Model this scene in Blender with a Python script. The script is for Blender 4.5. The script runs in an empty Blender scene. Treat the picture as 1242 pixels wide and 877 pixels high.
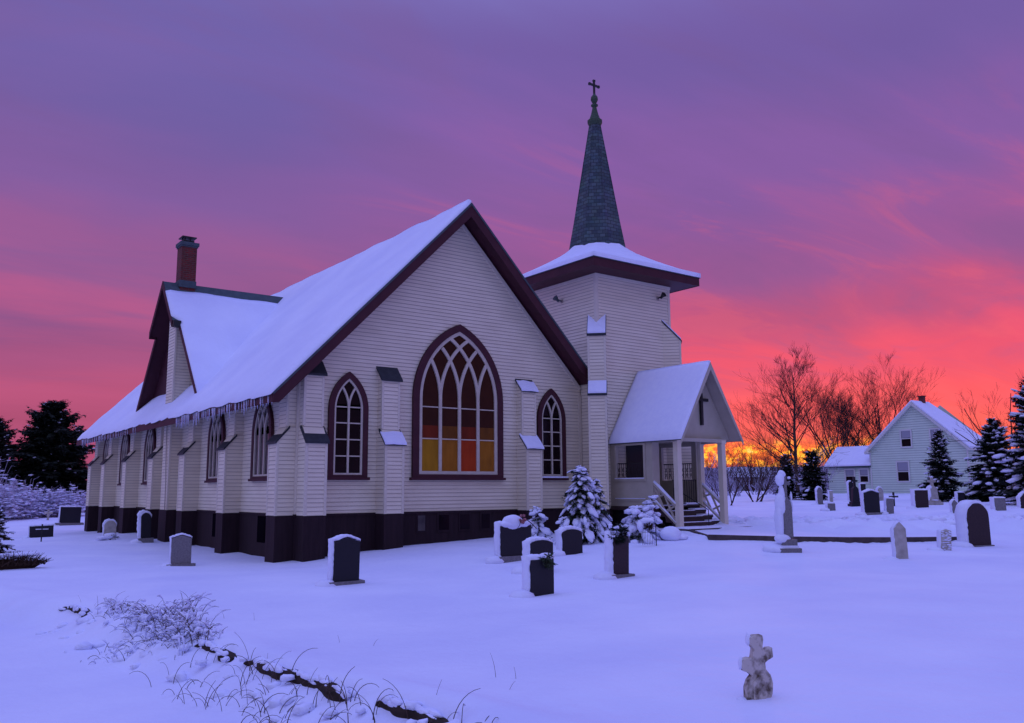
import bpy, bmesh, math, random
import numpy as np
from mathutils import Vector, Matrix
random.seed(7)
col = bpy.context.scene.collection
PI = math.pi
V = Vector

# ------------------------------------------------------------------ helpers
def lin(c):
    return tuple(((x/255)/12.92 if x/255 <= .04045 else ((x/255+.055)/1.055)**2.4) for x in c)

class MB:
    """collects verts / faces, then becomes ONE mesh object"""
    def __init__(s): s.v=[]; s.f=[]; s.m=[]
    def face(s, pts, m=0):
        b=len(s.v); s.v += [tuple(p) for p in pts]; s.f.append(tuple(range(b,b+len(pts)))); s.m.append(m)
    def mesh(s, vs, fs, m=0):
        b=len(s.v); s.v += [tuple(p) for p in vs]
        for f in fs: s.f.append(tuple(i+b for i in f)); s.m.append(m)
    def box(s, x0,x1,y0,y1,z0,z1, m=0, M=None):
        vs=[V((x,y,z)) for z in (z0,z1) for y in (y0,y1) for x in (x0,x1)]
        if M is not None: vs=[M@p for p in vs]
        s.mesh(vs, [(0,2,3,1),(4,5,7,6),(0,1,5,4),(2,6,7,3),(0,4,6,2),(1,3,7,5)], m)
    def prism(s, pts, vec, m=0):
        vec=V(vec); a=[V(p) for p in pts]; n=len(a); vs=a+[p+vec for p in a]
        fs=[tuple(range(n)), tuple(range(2*n-1,n-1,-1))]+[(i,(i+n),(i+1)%n+n,(i+1)%n) for i in range(n)]
        s.mesh(vs, fs, m)
    def beam(s, a, b, w, h, m=0, up=(0,0,1)):
        a=V(a); b=V(b); d=(b-a).normalized(); u=V(up); r=d.cross(u).normalized(); u=r.cross(d)
        r*=w/2; u*=h/2
        s.prism([a-r-u,a+r-u,a+r+u,a-r+u], b-a, m)
    def tube(s, pts, rad, n=6, m=0, cap=True):
        pts=[V(p) for p in pts]
        if not hasattr(rad,'__len__'): rad=[rad]*len(pts)
        vs=[]; d0=(pts[1]-pts[0]).normalized(); r=d0.orthogonal().normalized()
        for i,p in enumerate(pts):
            d=(pts[min(i+1,len(pts)-1)]-pts[max(i-1,0)])
            if d.length<1e-9: d=d0.copy()
            d.normalize(); r=(r-d*r.dot(d)).normalized(); q=d.cross(r)
            for k in range(n):
                a=2*PI*k/n; vs.append(p+(r*math.cos(a)+q*math.sin(a))*rad[i])
        fs=[]
        for i in range(len(pts)-1):
            for k in range(n):
                fs.append((i*n+k,i*n+(k+1)%n,(i+1)*n+(k+1)%n,(i+1)*n+k))
        if cap: fs.append(tuple(range(n-1,-1,-1))); fs.append(tuple((len(pts)-1)*n+k for k in range(n)))
        s.mesh(vs,fs,m)
    def lathe(s, c, prof, n=16, m=0, rot=0):
        c=V(c); vs=[]; fs=[]
        for r,z in prof:
            for k in range(n):
                a=2*PI*k/n+rot; vs.append(c+V((r*math.cos(a),r*math.sin(a),z)))
        for i in range(len(prof)-1):
            for k in range(n): fs.append((i*n+k,i*n+(k+1)%n,(i+1)*n+(k+1)%n,(i+1)*n+k))
        fs.append(tuple(range(n-1,-1,-1))); fs.append(tuple((len(prof)-1)*n+k for k in range(n)))
        s.mesh(vs,fs,m)
    def blob(s, c, sx, sy, sz, M=None, jit=.18, m=0, sub=1):
        vs,fs=ICO[sub]; c=V(c); out=[]
        ph=[random.uniform(0,6.28) for _ in range(4)]
        for p in vs:
            k=1+jit*(math.sin(p[0]*3+ph[0])*math.sin(p[1]*3.3+ph[1])+.6*math.sin(p[2]*5+ph[2]+p[0]*4))
            q=V((p[0]*sx*k,p[1]*sy*k,p[2]*sz*k))
            if M is not None: q=M@q
            out.append(c+q)
        s.mesh(out,fs,m)
    def build(s, name, mats, parent=None, smooth=False, **props):
        me=bpy.data.meshes.new(name); me.from_pydata(s.v,[],s.f)
        if not isinstance(mats,(list,tuple)): mats=[mats]
        for mt in mats: me.materials.append(mt)
        me.polygons.foreach_set('material_index', s.m)
        if smooth: me.polygons.foreach_set('use_smooth',[True]*len(s.f))
        me.update()
        o=bpy.data.objects.new(name,me); col.objects.link(o)
        if parent is not None:
            o.parent=parent
        for k,v in props.items(): o[k]=v
        return o

ICO={}
for sub in (1,2,3):
    b=bmesh.new(); bmesh.ops.create_icosphere(b,subdivisions=sub,radius=1)
    ICO[sub]=([tuple(v.co) for v in b.verts],[tuple(v.index for v in f.verts) for f in b.faces]); b.free()

def empty(name, loc=(0,0,0), rz=0, **props):
    o=bpy.data.objects.new(name,None); col.objects.link(o); o.location=loc; o.rotation_euler=(0,0,rz)
    o.empty_display_size=.2
    for k,v in props.items(): o[k]=v
    return o
def build_each(m, name, mats, parent=None, smooth=False, **props):
    """one object per connected piece (pieces = faces that share or touch vertices)"""
    key={}; idx=[]
    for v in m.v:
        k=(round(v[0],4),round(v[1],4),round(v[2],4)); idx.append(key.setdefault(k,len(key)))
    par=list(range(len(key)))
    def find(a):
        while par[a]!=a: par[a]=par[par[a]]; a=par[a]
        return a
    for f in m.f:
        a=find(idx[f[0]])
        for q in f[1:]: par[find(idx[q])]=a
    groups={}
    for f,mi in zip(m.f,m.m): groups.setdefault(find(idx[f[0]]),[]).append((f,mi))
    out=[]
    for g in groups.values():
        n=MB()
        for f,mi in g: n.face([m.v[i] for i in f],mi)
        out.append(n.build(name,mats,parent,smooth,**props))
    return out
def fix(bm_obj):
    """consistent outward normals"""
    b=bmesh.new(); b.from_mesh(bm_obj.data); bmesh.ops.remove_doubles(b,verts=b.verts,dist=1e-5)
    bmesh.ops.recalc_face_normals(b,faces=b.faces); b.to_mesh(bm_obj.data); b.free()
def copy_tree(o, parent=None):
    c=o.copy(); col.objects.link(c)
    if parent is not None: c.parent=parent
    for ch in list(o.children): copy_tree(ch,c)
    return c

# ------------------------------------------------------------------ materials
def mat(name, color, rough=.8, spec=.3, color2=None, scale=4, detail=6, bump=0, bscale=20, stretch=(1,1,1), emis=None, estr=0, metal=0, contrast=.5, bdist=.01, shift=0):
    m=bpy.data.materials.new(name); m.use_nodes=True; nt=m.node_tree; N=nt.nodes; L=nt.links
    p=N['Principled BSDF']; p.inputs['Roughness'].default_value=rough; p.inputs['Specular IOR Level'].default_value=spec
    p.inputs['Metallic'].default_value=metal
    p.inputs['Base Color'].default_value=(*color,1)
    tc=N.new('ShaderNodeTexCoord'); mp=N.new('ShaderNodeMapping'); mp.inputs['Scale'].default_value=stretch
    L.new(tc.outputs['Object'],mp.inputs[0])
    if color2 is not None:
        nz=N.new('ShaderNodeTexNoise'); nz.inputs['Scale'].default_value=scale; nz.inputs['Detail'].default_value=detail
        L.new(mp.outputs[0],nz.inputs['Vector'])
        cr=N.new('ShaderNodeValToRGB'); cr.color_ramp.elements[0].position=.5+shift-contrast/2; cr.color_ramp.elements[1].position=.5+shift+contrast/2
        cr.color_ramp.elements[0].color=(*color,1); cr.color_ramp.elements[1].color=(*color2,1)
        L.new(nz.outputs['Fac'],cr.inputs[0]); L.new(cr.outputs[0],p.inputs['Base Color'])
    if bump:
        nb=N.new('ShaderNodeTexNoise'); nb.inputs['Scale'].default_value=bscale; nb.inputs['Detail'].default_value=5
        L.new(mp.outputs[0],nb.inputs['Vector'])
        bp=N.new('ShaderNodeBump'); bp.inputs['Strength'].default_value=bump; bp.inputs['Distance'].default_value=bdist
        L.new(nb.outputs['Fac'],bp.inputs['Height']); L.new(bp.outputs[0],p.inputs['Normal'])
    if emis: p.inputs['Emission Color'].default_value=(*emis,1); p.inputs['Emission Strength'].default_value=estr
    return m

M={}
M['snow']=mat('snow',(.65,.67,.88),rough=.75,spec=.25,color2=(.84,.86,.985),scale=.5,bump=.45,bscale=7,bdist=.04,contrast=.7)  # broad tone variation stands in for relief shading lost in soft light
M['snow_fine']=mat('packed snow',(.72,.74,.94),rough=.8,spec=.2,color2=(.79,.81,.97),scale=6,bump=.5,bscale=28,bdist=.015)
M['siding']=mat('cream painted clapboard',(.69,.61,.46),rough=.6,spec=.3,color2=(.82,.74,.57),scale=1.1,stretch=(1,1,2.5),bump=.15,bscale=30)
M['gap']=mat('painted lap shadow',(.36,.31,.26),rough=.9,spec=.1)  # shadow line under each board, painted dark; reused on cable and floodlight plate
M['trim']=mat('cream trim paint',(.62,.555,.44),rough=.55,spec=.3,color2=(.70,.63,.50),scale=5)
M['maroon']=mat('maroon trim paint',(.046,.011,.018),rough=.6,spec=.25,color2=(.068,.017,.024),scale=3,bump=.1,bscale=30)
M['found']=mat('dark skirting boards',(.018,.009,.013),rough=.75,spec=.2,color2=(.032,.016,.021),scale=2,stretch=(6,6,.5),bump=.3,bscale=12)
M['slate']=mat('dark asphalt shingle',(.045,.065,.075),rough=.8,spec=.25,color2=(.08,.105,.115),scale=5,bump=.3,bscale=25)
M['capdark']=mat('dark tarred cap flashing',(.018,.021,.027),rough=.6,spec=.3,color2=(.035,.04,.047),scale=9,bump=.2)
M['tracery']=mat('dull cream tracery paint',(.47,.41,.33),rough=.6,spec=.25,color2=(.58,.51,.41),scale=6)
M['void']=mat('black opening',(.006,.004,.007),rough=1,spec=0)
M['trunk']=mat('grey brown bark',(.05,.036,.03),rough=.9,spec=.1,color2=(.09,.065,.055),scale=9,stretch=(3,3,.6),bump=.5,bscale=14)
M['twig']=mat('bare twigs',(.055,.03,.028),rough=.9,spec=.1)
M['twig_snow']=mat('snow dusted twigs',(.22,.17,.24),rough=.9,spec=.1,color2=(.6,.58,.75),scale=3)
M['needle']=mat('dark spruce needles',(.010,.016,.013),rough=.8,spec=.15,color2=(.025,.034,.026),scale=5)
M['needle_l']=mat('pine needles',(.022,.036,.022),rough=.8,spec=.2,color2=(.05,.07,.04),scale=6)
M['black_granite']=mat('polished dark granite',(.010,.009,.014),rough=.45,spec=.25,color2=(.020,.018,.026),scale=60)
M['grey_granite']=mat('grey granite',(.13,.12,.13),rough=.7,spec=.25,color2=(.24,.22,.23),scale=30,bump=.2,bscale=60)
M['marble']=mat('weathered pale marble',(.30,.27,.24),rough=.8,spec=.2,color2=(.52,.48,.44),scale=7,bump=.3,bscale=30)
M['lichen']=mat('lichen stained marble',(.12,.09,.07),rough=.85,spec=.15,color2=(.56,.50,.45),scale=16,contrast=.2,shift=-.035,bump=.5,bscale=25)
M['red_granite']=mat('red brown granite',(.022,.013,.017),rough=.5,spec=.25,color2=(.045,.024,.028),scale=30)
M['concrete']=mat('dark damp concrete',(.05,.035,.04),rough=.85,spec=.2,color2=(.10,.075,.075),scale=6,bump=.4,bscale=20)
M['board']=mat('weathered dark plank',(.020,.013,.010),rough=.85,spec=.15,color2=(.055,.035,.026),scale=5,stretch=(4,1,4),bump=.4,bscale=18)
M['tread']=mat('grey brown stair paint',(.05,.03,.032),rough=.6,spec=.25,color2=(.08,.05,.05),scale=5)
M['iron']=mat('black iron',(.012,.012,.014),rough=.5,spec=.4)
M['bronze']=mat('green weathered copper',(.03,.05,.03),rough=.6,spec=.3,color2=(.06,.09,.05),scale=12)
M['ice']=mat('icicle ice',(.62,.64,.85),rough=.2,spec=.6)
M['ice'].node_tree.nodes['Principled BSDF'].inputs['Transmission Weight'].default_value=.3
M['glass']=mat('dark window glass',(.005,.003,.005),rough=.15,spec=.12,color2=(.016,.005,.008),scale=2.2)
M['glass_side']=mat('pale old window glass',(.04,.033,.036),rough=.25,spec=.3,color2=(.12,.10,.10),scale=2.5)
M['amber_d']=mat('dark red stained glass',(.008,.003,.004),rough=.3,spec=.12,color2=(.024,.008,.005),scale=2.5,emis=(.05,.010,.006),estr=.12)  # faint emission stands in for light from inside
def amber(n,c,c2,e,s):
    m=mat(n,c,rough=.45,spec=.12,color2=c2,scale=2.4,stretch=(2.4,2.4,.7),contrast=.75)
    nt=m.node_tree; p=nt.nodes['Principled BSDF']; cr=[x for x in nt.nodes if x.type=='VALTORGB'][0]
    nt.links.new(cr.outputs[0],p.inputs['Emission Color']); p.inputs['Emission Strength'].default_value=s  # pane colour also glows, standing in for light inside the church
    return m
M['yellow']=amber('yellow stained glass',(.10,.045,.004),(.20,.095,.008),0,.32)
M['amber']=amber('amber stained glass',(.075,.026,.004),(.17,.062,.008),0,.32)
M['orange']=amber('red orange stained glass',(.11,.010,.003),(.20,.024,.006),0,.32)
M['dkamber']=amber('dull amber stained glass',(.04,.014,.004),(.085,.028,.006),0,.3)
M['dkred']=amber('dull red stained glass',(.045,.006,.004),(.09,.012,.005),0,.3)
M['mint']=mat('pale mint siding',(.58,.70,.58),rough=.6,spec=.3,color2=(.66,.77,.65),scale=1.5)
M['mint_gap']=mat('mint siding lap edge',(.28,.34,.31),rough=.9,spec=.1)  # board shadow line painted as a darker strip on the mint walls
M['porch_paint']=mat('dull beige porch paint',(.40,.36,.29),rough=.65,spec=.25,color2=(.47,.42,.34),scale=3)
M['white_paint']=mat('white window trim',(.62,.62,.60),rough=.5,spec=.3)
M['far_wall']=mat('distant grey white wall',(.30,.30,.36),rough=.8)
M['red_flower']=mat('faded red flowers',(.16,.03,.04),rough=.8,color2=(.4,.18,.2),scale=30)
M['dead_brush']=mat('dead brown brush',(.03,.016,.012),rough=.9,spec=.1,color2=(.065,.036,.024),scale=12)
M['straw']=mat('dry grass stems',(.06,.035,.03),rough=.85,spec=.1,color2=(.11,.07,.055),scale=8)

def brick_mat(name,c1,c2,mort,sx,bw,rh):
    m=bpy.data.materials.new(name); m.use_nodes=True; nt=m.node_tree; N=nt.nodes; L=nt.links; p=N['Principled BSDF']
    tc=N.new('ShaderNodeTexCoord'); sp=N.new('ShaderNodeSeparateXYZ'); ad=N.new('ShaderNodeMath'); ad.operation='SUBTRACT'; cb=N.new('ShaderNodeCombineXYZ')
    L.new(tc.outputs['Object'],sp.inputs[0]); L.new(sp.outputs[0],ad.inputs[0]); L.new(sp.outputs[1],ad.inputs[1])
    L.new(ad.outputs[0],cb.inputs[0]); L.new(sp.outputs[2],cb.inputs[1])
    b=N.new('ShaderNodeTexBrick'); b.inputs['Scale'].default_value=sx; b.inputs['Brick Width'].default_value=bw; b.inputs['Row Height'].default_value=rh
    b.inputs['Color1'].default_value=(*c1,1); b.inputs['Color2'].default_value=(*c2,1); b.inputs['Mortar'].default_value=(*mort,1); b.inputs['Mortar Size'].default_value=.012
    L.new(cb.outputs[0],b.inputs['Vector'])
    nz=N.new('ShaderNodeTexNoise'); nz.inputs['Scale'].default_value=3; L.new(tc.outputs['Object'],nz.inputs['Vector'])
    mx=N.new('ShaderNodeMix'); mx.data_type='RGBA'; mx.blend_type='MULTIPLY'; mx.inputs[0].default_value=.5
    L.new(b.outputs['Color'],mx.inputs[6]); L.new(nz.outputs['Color'],mx.inputs[7]); L.new(mx.outputs[2],p.inputs['Base Color'])
    bp=N.new('ShaderNodeBump'); bp.inputs['Strength'].default_value=.5; bp.inputs['Distance'].default_value=.01
    L.new(b.outputs['Fac'],bp.inputs['Height']); bp.invert=True; L.new(bp.outputs[0],p.inputs['Normal'])
    p.inputs['Roughness'].default_value=.85; return m
M['brick']=brick_mat('old red brick',(.22,.018,.015),(.12,.012,.012),(.13,.06,.05),1,.21,.075)
M['spire']=brick_mat('spire shingles',(.105,.15,.165),(.045,.068,.082),(.03,.04,.05),1,.26,.13)

# ------------------------------------------------------------------ ground height
GC=[(-.7,-.6,-1.12),(.44,-.5,-1.02),(2.5,-.5,-.9),(6.1,0,-.78),(-.5,4.2,-1.1),(-.5,10,-1.02),(-.5,15.3,-.98),(-.5,22.5,-1.14),
(10,-3.6,-.56),(12.2,-3.6,-.58),(9,-1,-.68),(14,0,-.58),(5,12,-.8),(12,14,-.6),(5,26,-.9),
(-1.84,-6.5,-1.02),(-.4,-10,-.98),(-3.8,-16.7,-.92),(-8.7,-20.6,-.98),(2,-14,-.88),(8,-9,-.8),(13,-10,-.76),(10,-16,-.85),(4,-20,-.9),
(16,-5,-.58),(17.5,0,-.42),(22,-6,-.3),(22,2,-.22),(31,.6,-.02),(30,-10,-.05),(44,8,.2),(42,-8,.15),(45,25,.2),(25,20,-.2),(80,30,.3),(80,-10,.3),(60,90,.2),
(-4,14,-1.15),(-6,0,-1.1),(-5,8,-1.12),(-12,5,-1.2),(-12,20,-1.1),(-6,30,-.95),(5,45,-.7),(-15,45,-.9),(-25,10,-1.2),(-25,-15,-1.2),(-10,-10,-1.1),(0,100,-.4),(-60,60,-.6),(20,60,-.2),(-60,-40,-1.2),(10,-50,-.9),(80,-60,.1)]
GA=np.array(GC,float)
def _k(r2): return np.where(r2>1e-9,0.5*r2*np.log(r2+1e-12),0.)
_n=len(GA); _A=np.zeros((_n+3,_n+3)); _d=((GA[:,None,:2]-GA[None,:,:2])**2).sum(-1)
_A[:_n,:_n]=_k(_d)+np.eye(_n)*.5; _A[:_n,_n]=1; _A[:_n,_n+1:]=GA[:,:2]; _A[_n:,:_n]=_A[:_n,_n:].T
_W=np.linalg.solve(_A,np.concatenate([GA[:,2],[0,0,0]]))
BANK=[(-14,40),(-8.2,6),(-6.7,-2),(-6.1,-4.5),(-5.7,-7),(-5.43,-10.35),(-5.33,-13.4),(-5.15,-15.3),(-4.9,-17),(-4.3,-30)]
def bank_d(x,y):
    best=1e9;sg=1
    for (a,b),(c,d) in zip(BANK,BANK[1:]):
        vx,vy=c-a,d-b;t=((x-a)*vx+(y-b)*vy)/(vx*vx+vy*vy);t=min(1,max(0,t))
        px,py=x-a-vx*t,y-b-vy*t;q=math.hypot(px,py)
        if q<best: best=q;sg=1 if (vx*py-vy*px)>0 else -1
    return best*sg     # >0 yard side
def ss(a,b,t):
    t=min(1,max(0,(t-a)/(b-a)));return t*t*(3-2*t)
def ground_raw(x,y):
    r2=(GA[:,0]-x)**2+(GA[:,1]-y)**2
    return float(_W[:_n]@_k(r2)+_W[_n]+_W[_n+1]*x+_W[_n+2]*y)
def ground(x,y):
    if math.hypot(x,y)>110: 
        s=110/math.hypot(x,y); z=ground_raw(x*s,y*s); return z*s+.35*(1-s)
    z=ground_raw(x,y)
    b=bank_d(x,y)
    return z-.30*(1-ss(-.6,.0,b))*ss(8,-3,y)


def gnd(x,y):
    z=ground(x,y)
    return z
def vnoise(x,y,s,seed=0):
    x=np.asarray(x)*s+seed*17.3; y=np.asarray(y)*s+seed*9.1
    xi=np.floor(x).astype(np.int64); yi=np.floor(y).astype(np.int64); fx=x-xi; fy=y-yi
    fx=fx*fx*(3-2*fx); fy=fy*fy*(3-2*fy)
    def h(a,b):
        n=(a*374761393+b*668265263+seed*974711)&0x7fffffff; n=(n^(n>>13))*1274126177&0x7fffffff; return ((n^(n>>16))&0xffff)/65535.
    return (h(xi,yi)*(1-fx)+h(xi+1,yi)*fx)*(1-fy)+(h(xi,yi+1)*(1-fx)+h(xi+1,yi+1)*fx)*fy

CAM=(-8.7282,-20.5925,.6086)
CURB=[(8.7,-5.75),(9.88,-7.15),(11.18,-8.16),(12.45,-8.96),(13.6,-9.75)]
def build_ground():
    NA=1100
    rs=[.6]
    while rs[-1]<1500: rs.append(rs[-1]+max(.035,rs[-1]*.0085))
    rs=np.array(rs); NR=len(rs)
    # finer angles over the half in front of the camera (north-east)
    t=np.linspace(0,1,NA,endpoint=False)
    ang=PI*2*t - .30*np.sin(2*PI*t)*1.8
    ang=ang+ (PI/2-.6455)+PI
    A,R=np.meshgrid(ang,rs)
    X=CAM[0]+R*np.cos(A); Y=CAM[1]+R*np.sin(A)
    xs=X.ravel(); ys=Y.ravel()
    rr=np.hypot(xs,ys); sc=np.where(rr>110,110/rr,1.); qx=xs*sc; qy=ys*sc
    z=np.zeros(len(xs))+_W[_n]+_W[_n+1]*qx+_W[_n+2]*qy
    for i in range(_n):
        r2=(GA[i,0]-qx)**2+(GA[i,1]-qy)**2; z+=_W[i]*_k(r2)
    z=z*sc+.35*(1-sc)*(rr>110)
    # bank along the road
    best=np.full(len(xs),1e9); sg=np.ones(len(xs))
    for (a,b),(c,d) in zip(BANK,BANK[1:]):
        vx,vy=c-a,d-b; t=((xs-a)*vx+(ys-b)*vy)/(vx*vx+vy*vy); t=np.clip(t,0,1)
        px=xs-a-vx*t; py=ys-b-vy*t; q=np.hypot(px,py); s=np.where(vx*py-vy*px>0,1,-1)
        m=q<best; best=np.where(m,q,best); sg=np.where(m,s,sg)
    bd=best*sg
    S=lambda a,b,v:(lambda u:u*u*(3-2*u))(np.clip((v-a)/(b-a),0,1))
    fade=S(8,-3,ys)
    n1=vnoise(xs,ys,1.1,3)
    wob=(n1-.5)*.22
    steep=sum(S(a-.25,a+.1,ys)*(1-S(b-.1,b+.25,ys)) for a,b in ((-6.5,-5.4),(-11.5,-10.4),(-13.9,-11.8),(-15.2,-14.3)))
    wob=wob*(1-steep)
    prof=.11*steep*S(-.10,.0,bd+wob)+(.30-.11*steep)*S(-.75,-.02,bd+wob)
    z=z-(.30-prof)*fade
    # rounded lip and lumps in the ditch
    lump=np.exp(-((bd+.40)/.24)**2)*fade
    z+=lump*(1-steep*.6)*((vnoise(xs,ys,3.1,1)-.45)*.19+(vnoise(xs,ys,7.5,2)-.5)*.08)
    z+=np.exp(-((bd-.16)/.2)**2)*fade*.07*vnoise(xs,ys,1.4,14)
    # general soft undulation
    z+=(vnoise(xs,ys,.32,7)-.5)*.09+(vnoise(xs,ys,1.1,8)-.5)*.035+(vnoise(xs,ys,3.2,10)-.5)*.012+(vnoise(xs,ys,8.5,9)-.5)*.005
    # ploughed, trodden snow beyond the kerb
    d1=np.full(len(xs),1e9); sg1=np.ones(len(xs)); LN=[(11.2,-1.5),(14.5,-5.5),(17.5,-9.5),(19.5,-12)]
    for (a,b),(c,d) in zip(LN,LN[1:]):
        vx,vy=c-a,d-b; t=np.clip(((xs-a)*vx+(ys-b)*vy)/(vx*vx+vy*vy),0,1); q=np.hypot(xs-a-vx*t,ys-b-vy*t); d1=np.minimum(d1,q)
    ru=np.exp(-((d1-.3)/.9)**2)
    z+=ru*(.10+(vnoise(xs,ys,1.7,11)-.5)*.46+(vnoise(xs,ys,4.7,12)-.5)*.26)
    # step at the kerb
    d2=np.full(len(xs),1e9); s2=np.ones(len(xs))
    for (a,b),(c,d) in zip(CURB,CURB[1:]):
        vx,vy=c-a,d-b; t=np.clip(((xs-a)*vx+(ys-b)*vy)/(vx*vx+vy*vy),0,1); px=xs-a-vx*t; py=ys-b-vy*t; q=np.hypot(px,py); s=np.where(vx*py-vy*px>0,1,-1)
        m=q<d2; d2=np.where(m,q,d2); s2=np.where(m,s,s2)
    near=d2<3
    z+=np.where(s2>0, .075*np.exp(-(d2/1.2)**2)*S(.06,.20,d2), -.03*np.exp(-(d2/.35)**2))
    # tree-well/drift at church walls
    verts=np.column_stack([xs,ys,z])
    idx=np.arange(NR*NA).reshape(NR,NA); a=idx[:-1]; b=idx[1:]
    f=np.stack([a,np.roll(a,-1,1),np.roll(b,-1,1),b],-1).reshape(-1,4)
    me=bpy.data.meshes.new('snow_ground'); me.vertices.add(len(verts)+1); 
    cz=float(z.reshape(NR,NA)[0].mean()); allv=np.vstack([verts,[[CAM[0],CAM[1],cz]]])
    me.vertices.foreach_set('co',allv.ravel())
    tri=[(int(idx[0,(k+1)%NA]),int(idx[0,k]),NR*NA) for k in range(NA)]
    nf=len(f); nl=nf*4+NA*3
    me.loops.add(nl); me.polygons.add(nf+NA)
    li=np.concatenate([f.ravel(),np.array(tri).ravel()]).astype(np.int32)
    me.loops.foreach_set('vertex_index',li)
    ls=np.concatenate([np.arange(nf)*4, nf*4+np.arange(NA)*3]).astype(np.int32)
    me.polygons.foreach_set('loop_start',ls)
    me.polygons.foreach_set('use_smooth',[True]*(nf+NA))
    me.materials.append(M['snow']); me.update(calc_edges=True); me.validate()
    o=bpy.data.objects.new('snow_ground',me); col.objects.link(o); o['kind']='structure'
    b=bmesh.new(); b.from_mesh(me); bmesh.ops.recalc_face_normals(b,faces=b.faces)
    b.faces.ensure_lookup_table()
    if b.faces[0].normal.z<0: bmesh.ops.reverse_faces(b,faces=b.faces)
    b.to_mesh(me); b.free()
    return o
build_ground()

# ------------------------------------------------------------------ clapboard walls
def clip_band(poly, z0, z1):
    def cut(p, zc, keep_above):
        out=[]
        for i in range(len(p)):
            a=p[i]; b=p[(i+1)%len(p)]
            ia=(a[1]>=zc) if keep_above else (a[1]<=zc); ib=(b[1]>=zc) if keep_above else (b[1]<=zc)
            if ia: out.append(a)
            if ia!=ib:
                t=(zc-a[1])/(b[1]-a[1]); out.append((a[0]+(b[0]-a[0])*t,zc))
        return out
    p=cut(poly,z0,True)
    return cut(p,z1,False) if len(p)>2 else []
def clap(mb, o, s, n, poly, row=.105, t=.013, gap=.012, zref=0, flat=False):
    """lap siding over a convex polygon poly (s,z) on the plane through o"""
    o=V(o); s=V(s); n=V(n)
    P=lambda a,z,d: o+s*a+V((0,0,z))+n*d
    zmin=min(p[1] for p in poly); zmax=max(p[1] for p in poly)
    mb.face([P(a,z,0) for a,z in poly],0)
    k=math.floor((zmin-zref)/row); z=zref+k*row
    while z<zmax-1e-6:
        a0=max(z,zmin); a1=min(z+row,zmax)
        for (q0,q1,mi,first) in ((a0,min(a0+gap,a1),1,True),(a0+gap,a1,0,False)):  # bottom strip of each board takes the painted shadow colour
            if q1-q0<1e-4: continue
            c=clip_band(poly,q0,q1)
            if len(c)<3: continue
            dd=lambda zz: .003+t*(1-(zz-z)/row)
            mb.face([P(a,zz,dd(zz)) for a,zz in c],mi)
        c=clip_band(poly,a0,min(a0+1e-4,a1))
        if len(c)>=2:
            s0=min(p[0] for p in c); s1=max(p[0] for p in c)
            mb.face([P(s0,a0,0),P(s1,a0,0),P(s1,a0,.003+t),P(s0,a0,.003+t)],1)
        z+=row

SX=V((1,0,0)); SY=V((0,1,0))
church=empty('church',(0,0,0),label='white clapboard gothic church with snowy gable roof, maroon trim and shingled spire',category='church')
Wd=9.5; Ln=22.55; RS=1.0; RX=4.84; RZ=8.89
rz=lambda x: RZ-1.02*abs(x-RX)                  # outer roof surface
wz=lambda x: rz(x)-.30
# walls
m=MB()
clap(m,(0,0,0),SX,(0,-1,0),[(0,0),(Wd,0),(Wd,wz(Wd)),(RX,wz(RX)),(0,wz(0))])
clap(m,(0,Ln,0),-SY,(-1,0,0),[(0,0),(Ln,0),(Ln,wz(0)),(0,wz(0))])
m.face([(Wd,0,0),(Wd,Ln,0),(Wd,Ln,wz(Wd)),(Wd,0,wz(Wd))]); m.face([(0,Ln,0),(Wd,Ln,0),(Wd,Ln,wz(Wd)),(RX,Ln,wz(RX)),(0,Ln,wz(0))])
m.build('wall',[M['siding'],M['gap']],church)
m=MB()
m.box(-.02,Wd+.02,-.02,Ln+.02,-2.2,-.012)
for sx in (0,):
    pass
fo=m.build('foundation',M['found'],church)
m=MB(); m.box(-.045,Wd,-.05,-.022,-.03,.03); m.box(-.05,-.022,0,Ln,-.03,.03); m.build('water_table',M['found'],fo)
m=MB(); m.box(-.035,.09,-.035,-.0,0,3.85); m.box(-.035,-.0,0,.09,0,3.85); m.box(Wd-.09,Wd+.03,-.035,0,0,3.6); build_each(m,'corner_board',M['trim'],church)
# frieze under the rakes
m=MB()
for s in (-1,1):
    xe=0 if s<0 else Wd
    a=V((xe,-.02,wz(xe)-.06)); b=V((RX,-.02,wz(RX)-.06)); m.beam(a,b,.05,.10)
build_each(m,'frieze_board',M['trim'],church)
# basement windows
for x0,x1,ma in ((3.50,3.72,'glass_side'),(4.17,4.5,'glass'),(4.88,5.2,'glass'),(5.62,5.9,'glass')):
    m=MB(); m.box(x0-.05,x1+.05,-.04,-.021,-.55,-.03); w=m.build('basement_window',M['found'],church)
    m=MB(); m.box(x0,x1,-.048,-.042,-.49,-.08); m.build('pane',M[ma],w)
for y0,y1 in ((1.95,2.5),(5.7,6.25),(9.0,9.4)):
    m=MB(); m.box(-.04,-.021,y0,y1,-.75,-.06); w=m.build('basement_window',M['void'],church)
    m=MB(); m.box(-.046,-.042,y0+.06,y1-.06,-.7,-.1); m.build('pane',M['void'],w)

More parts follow.
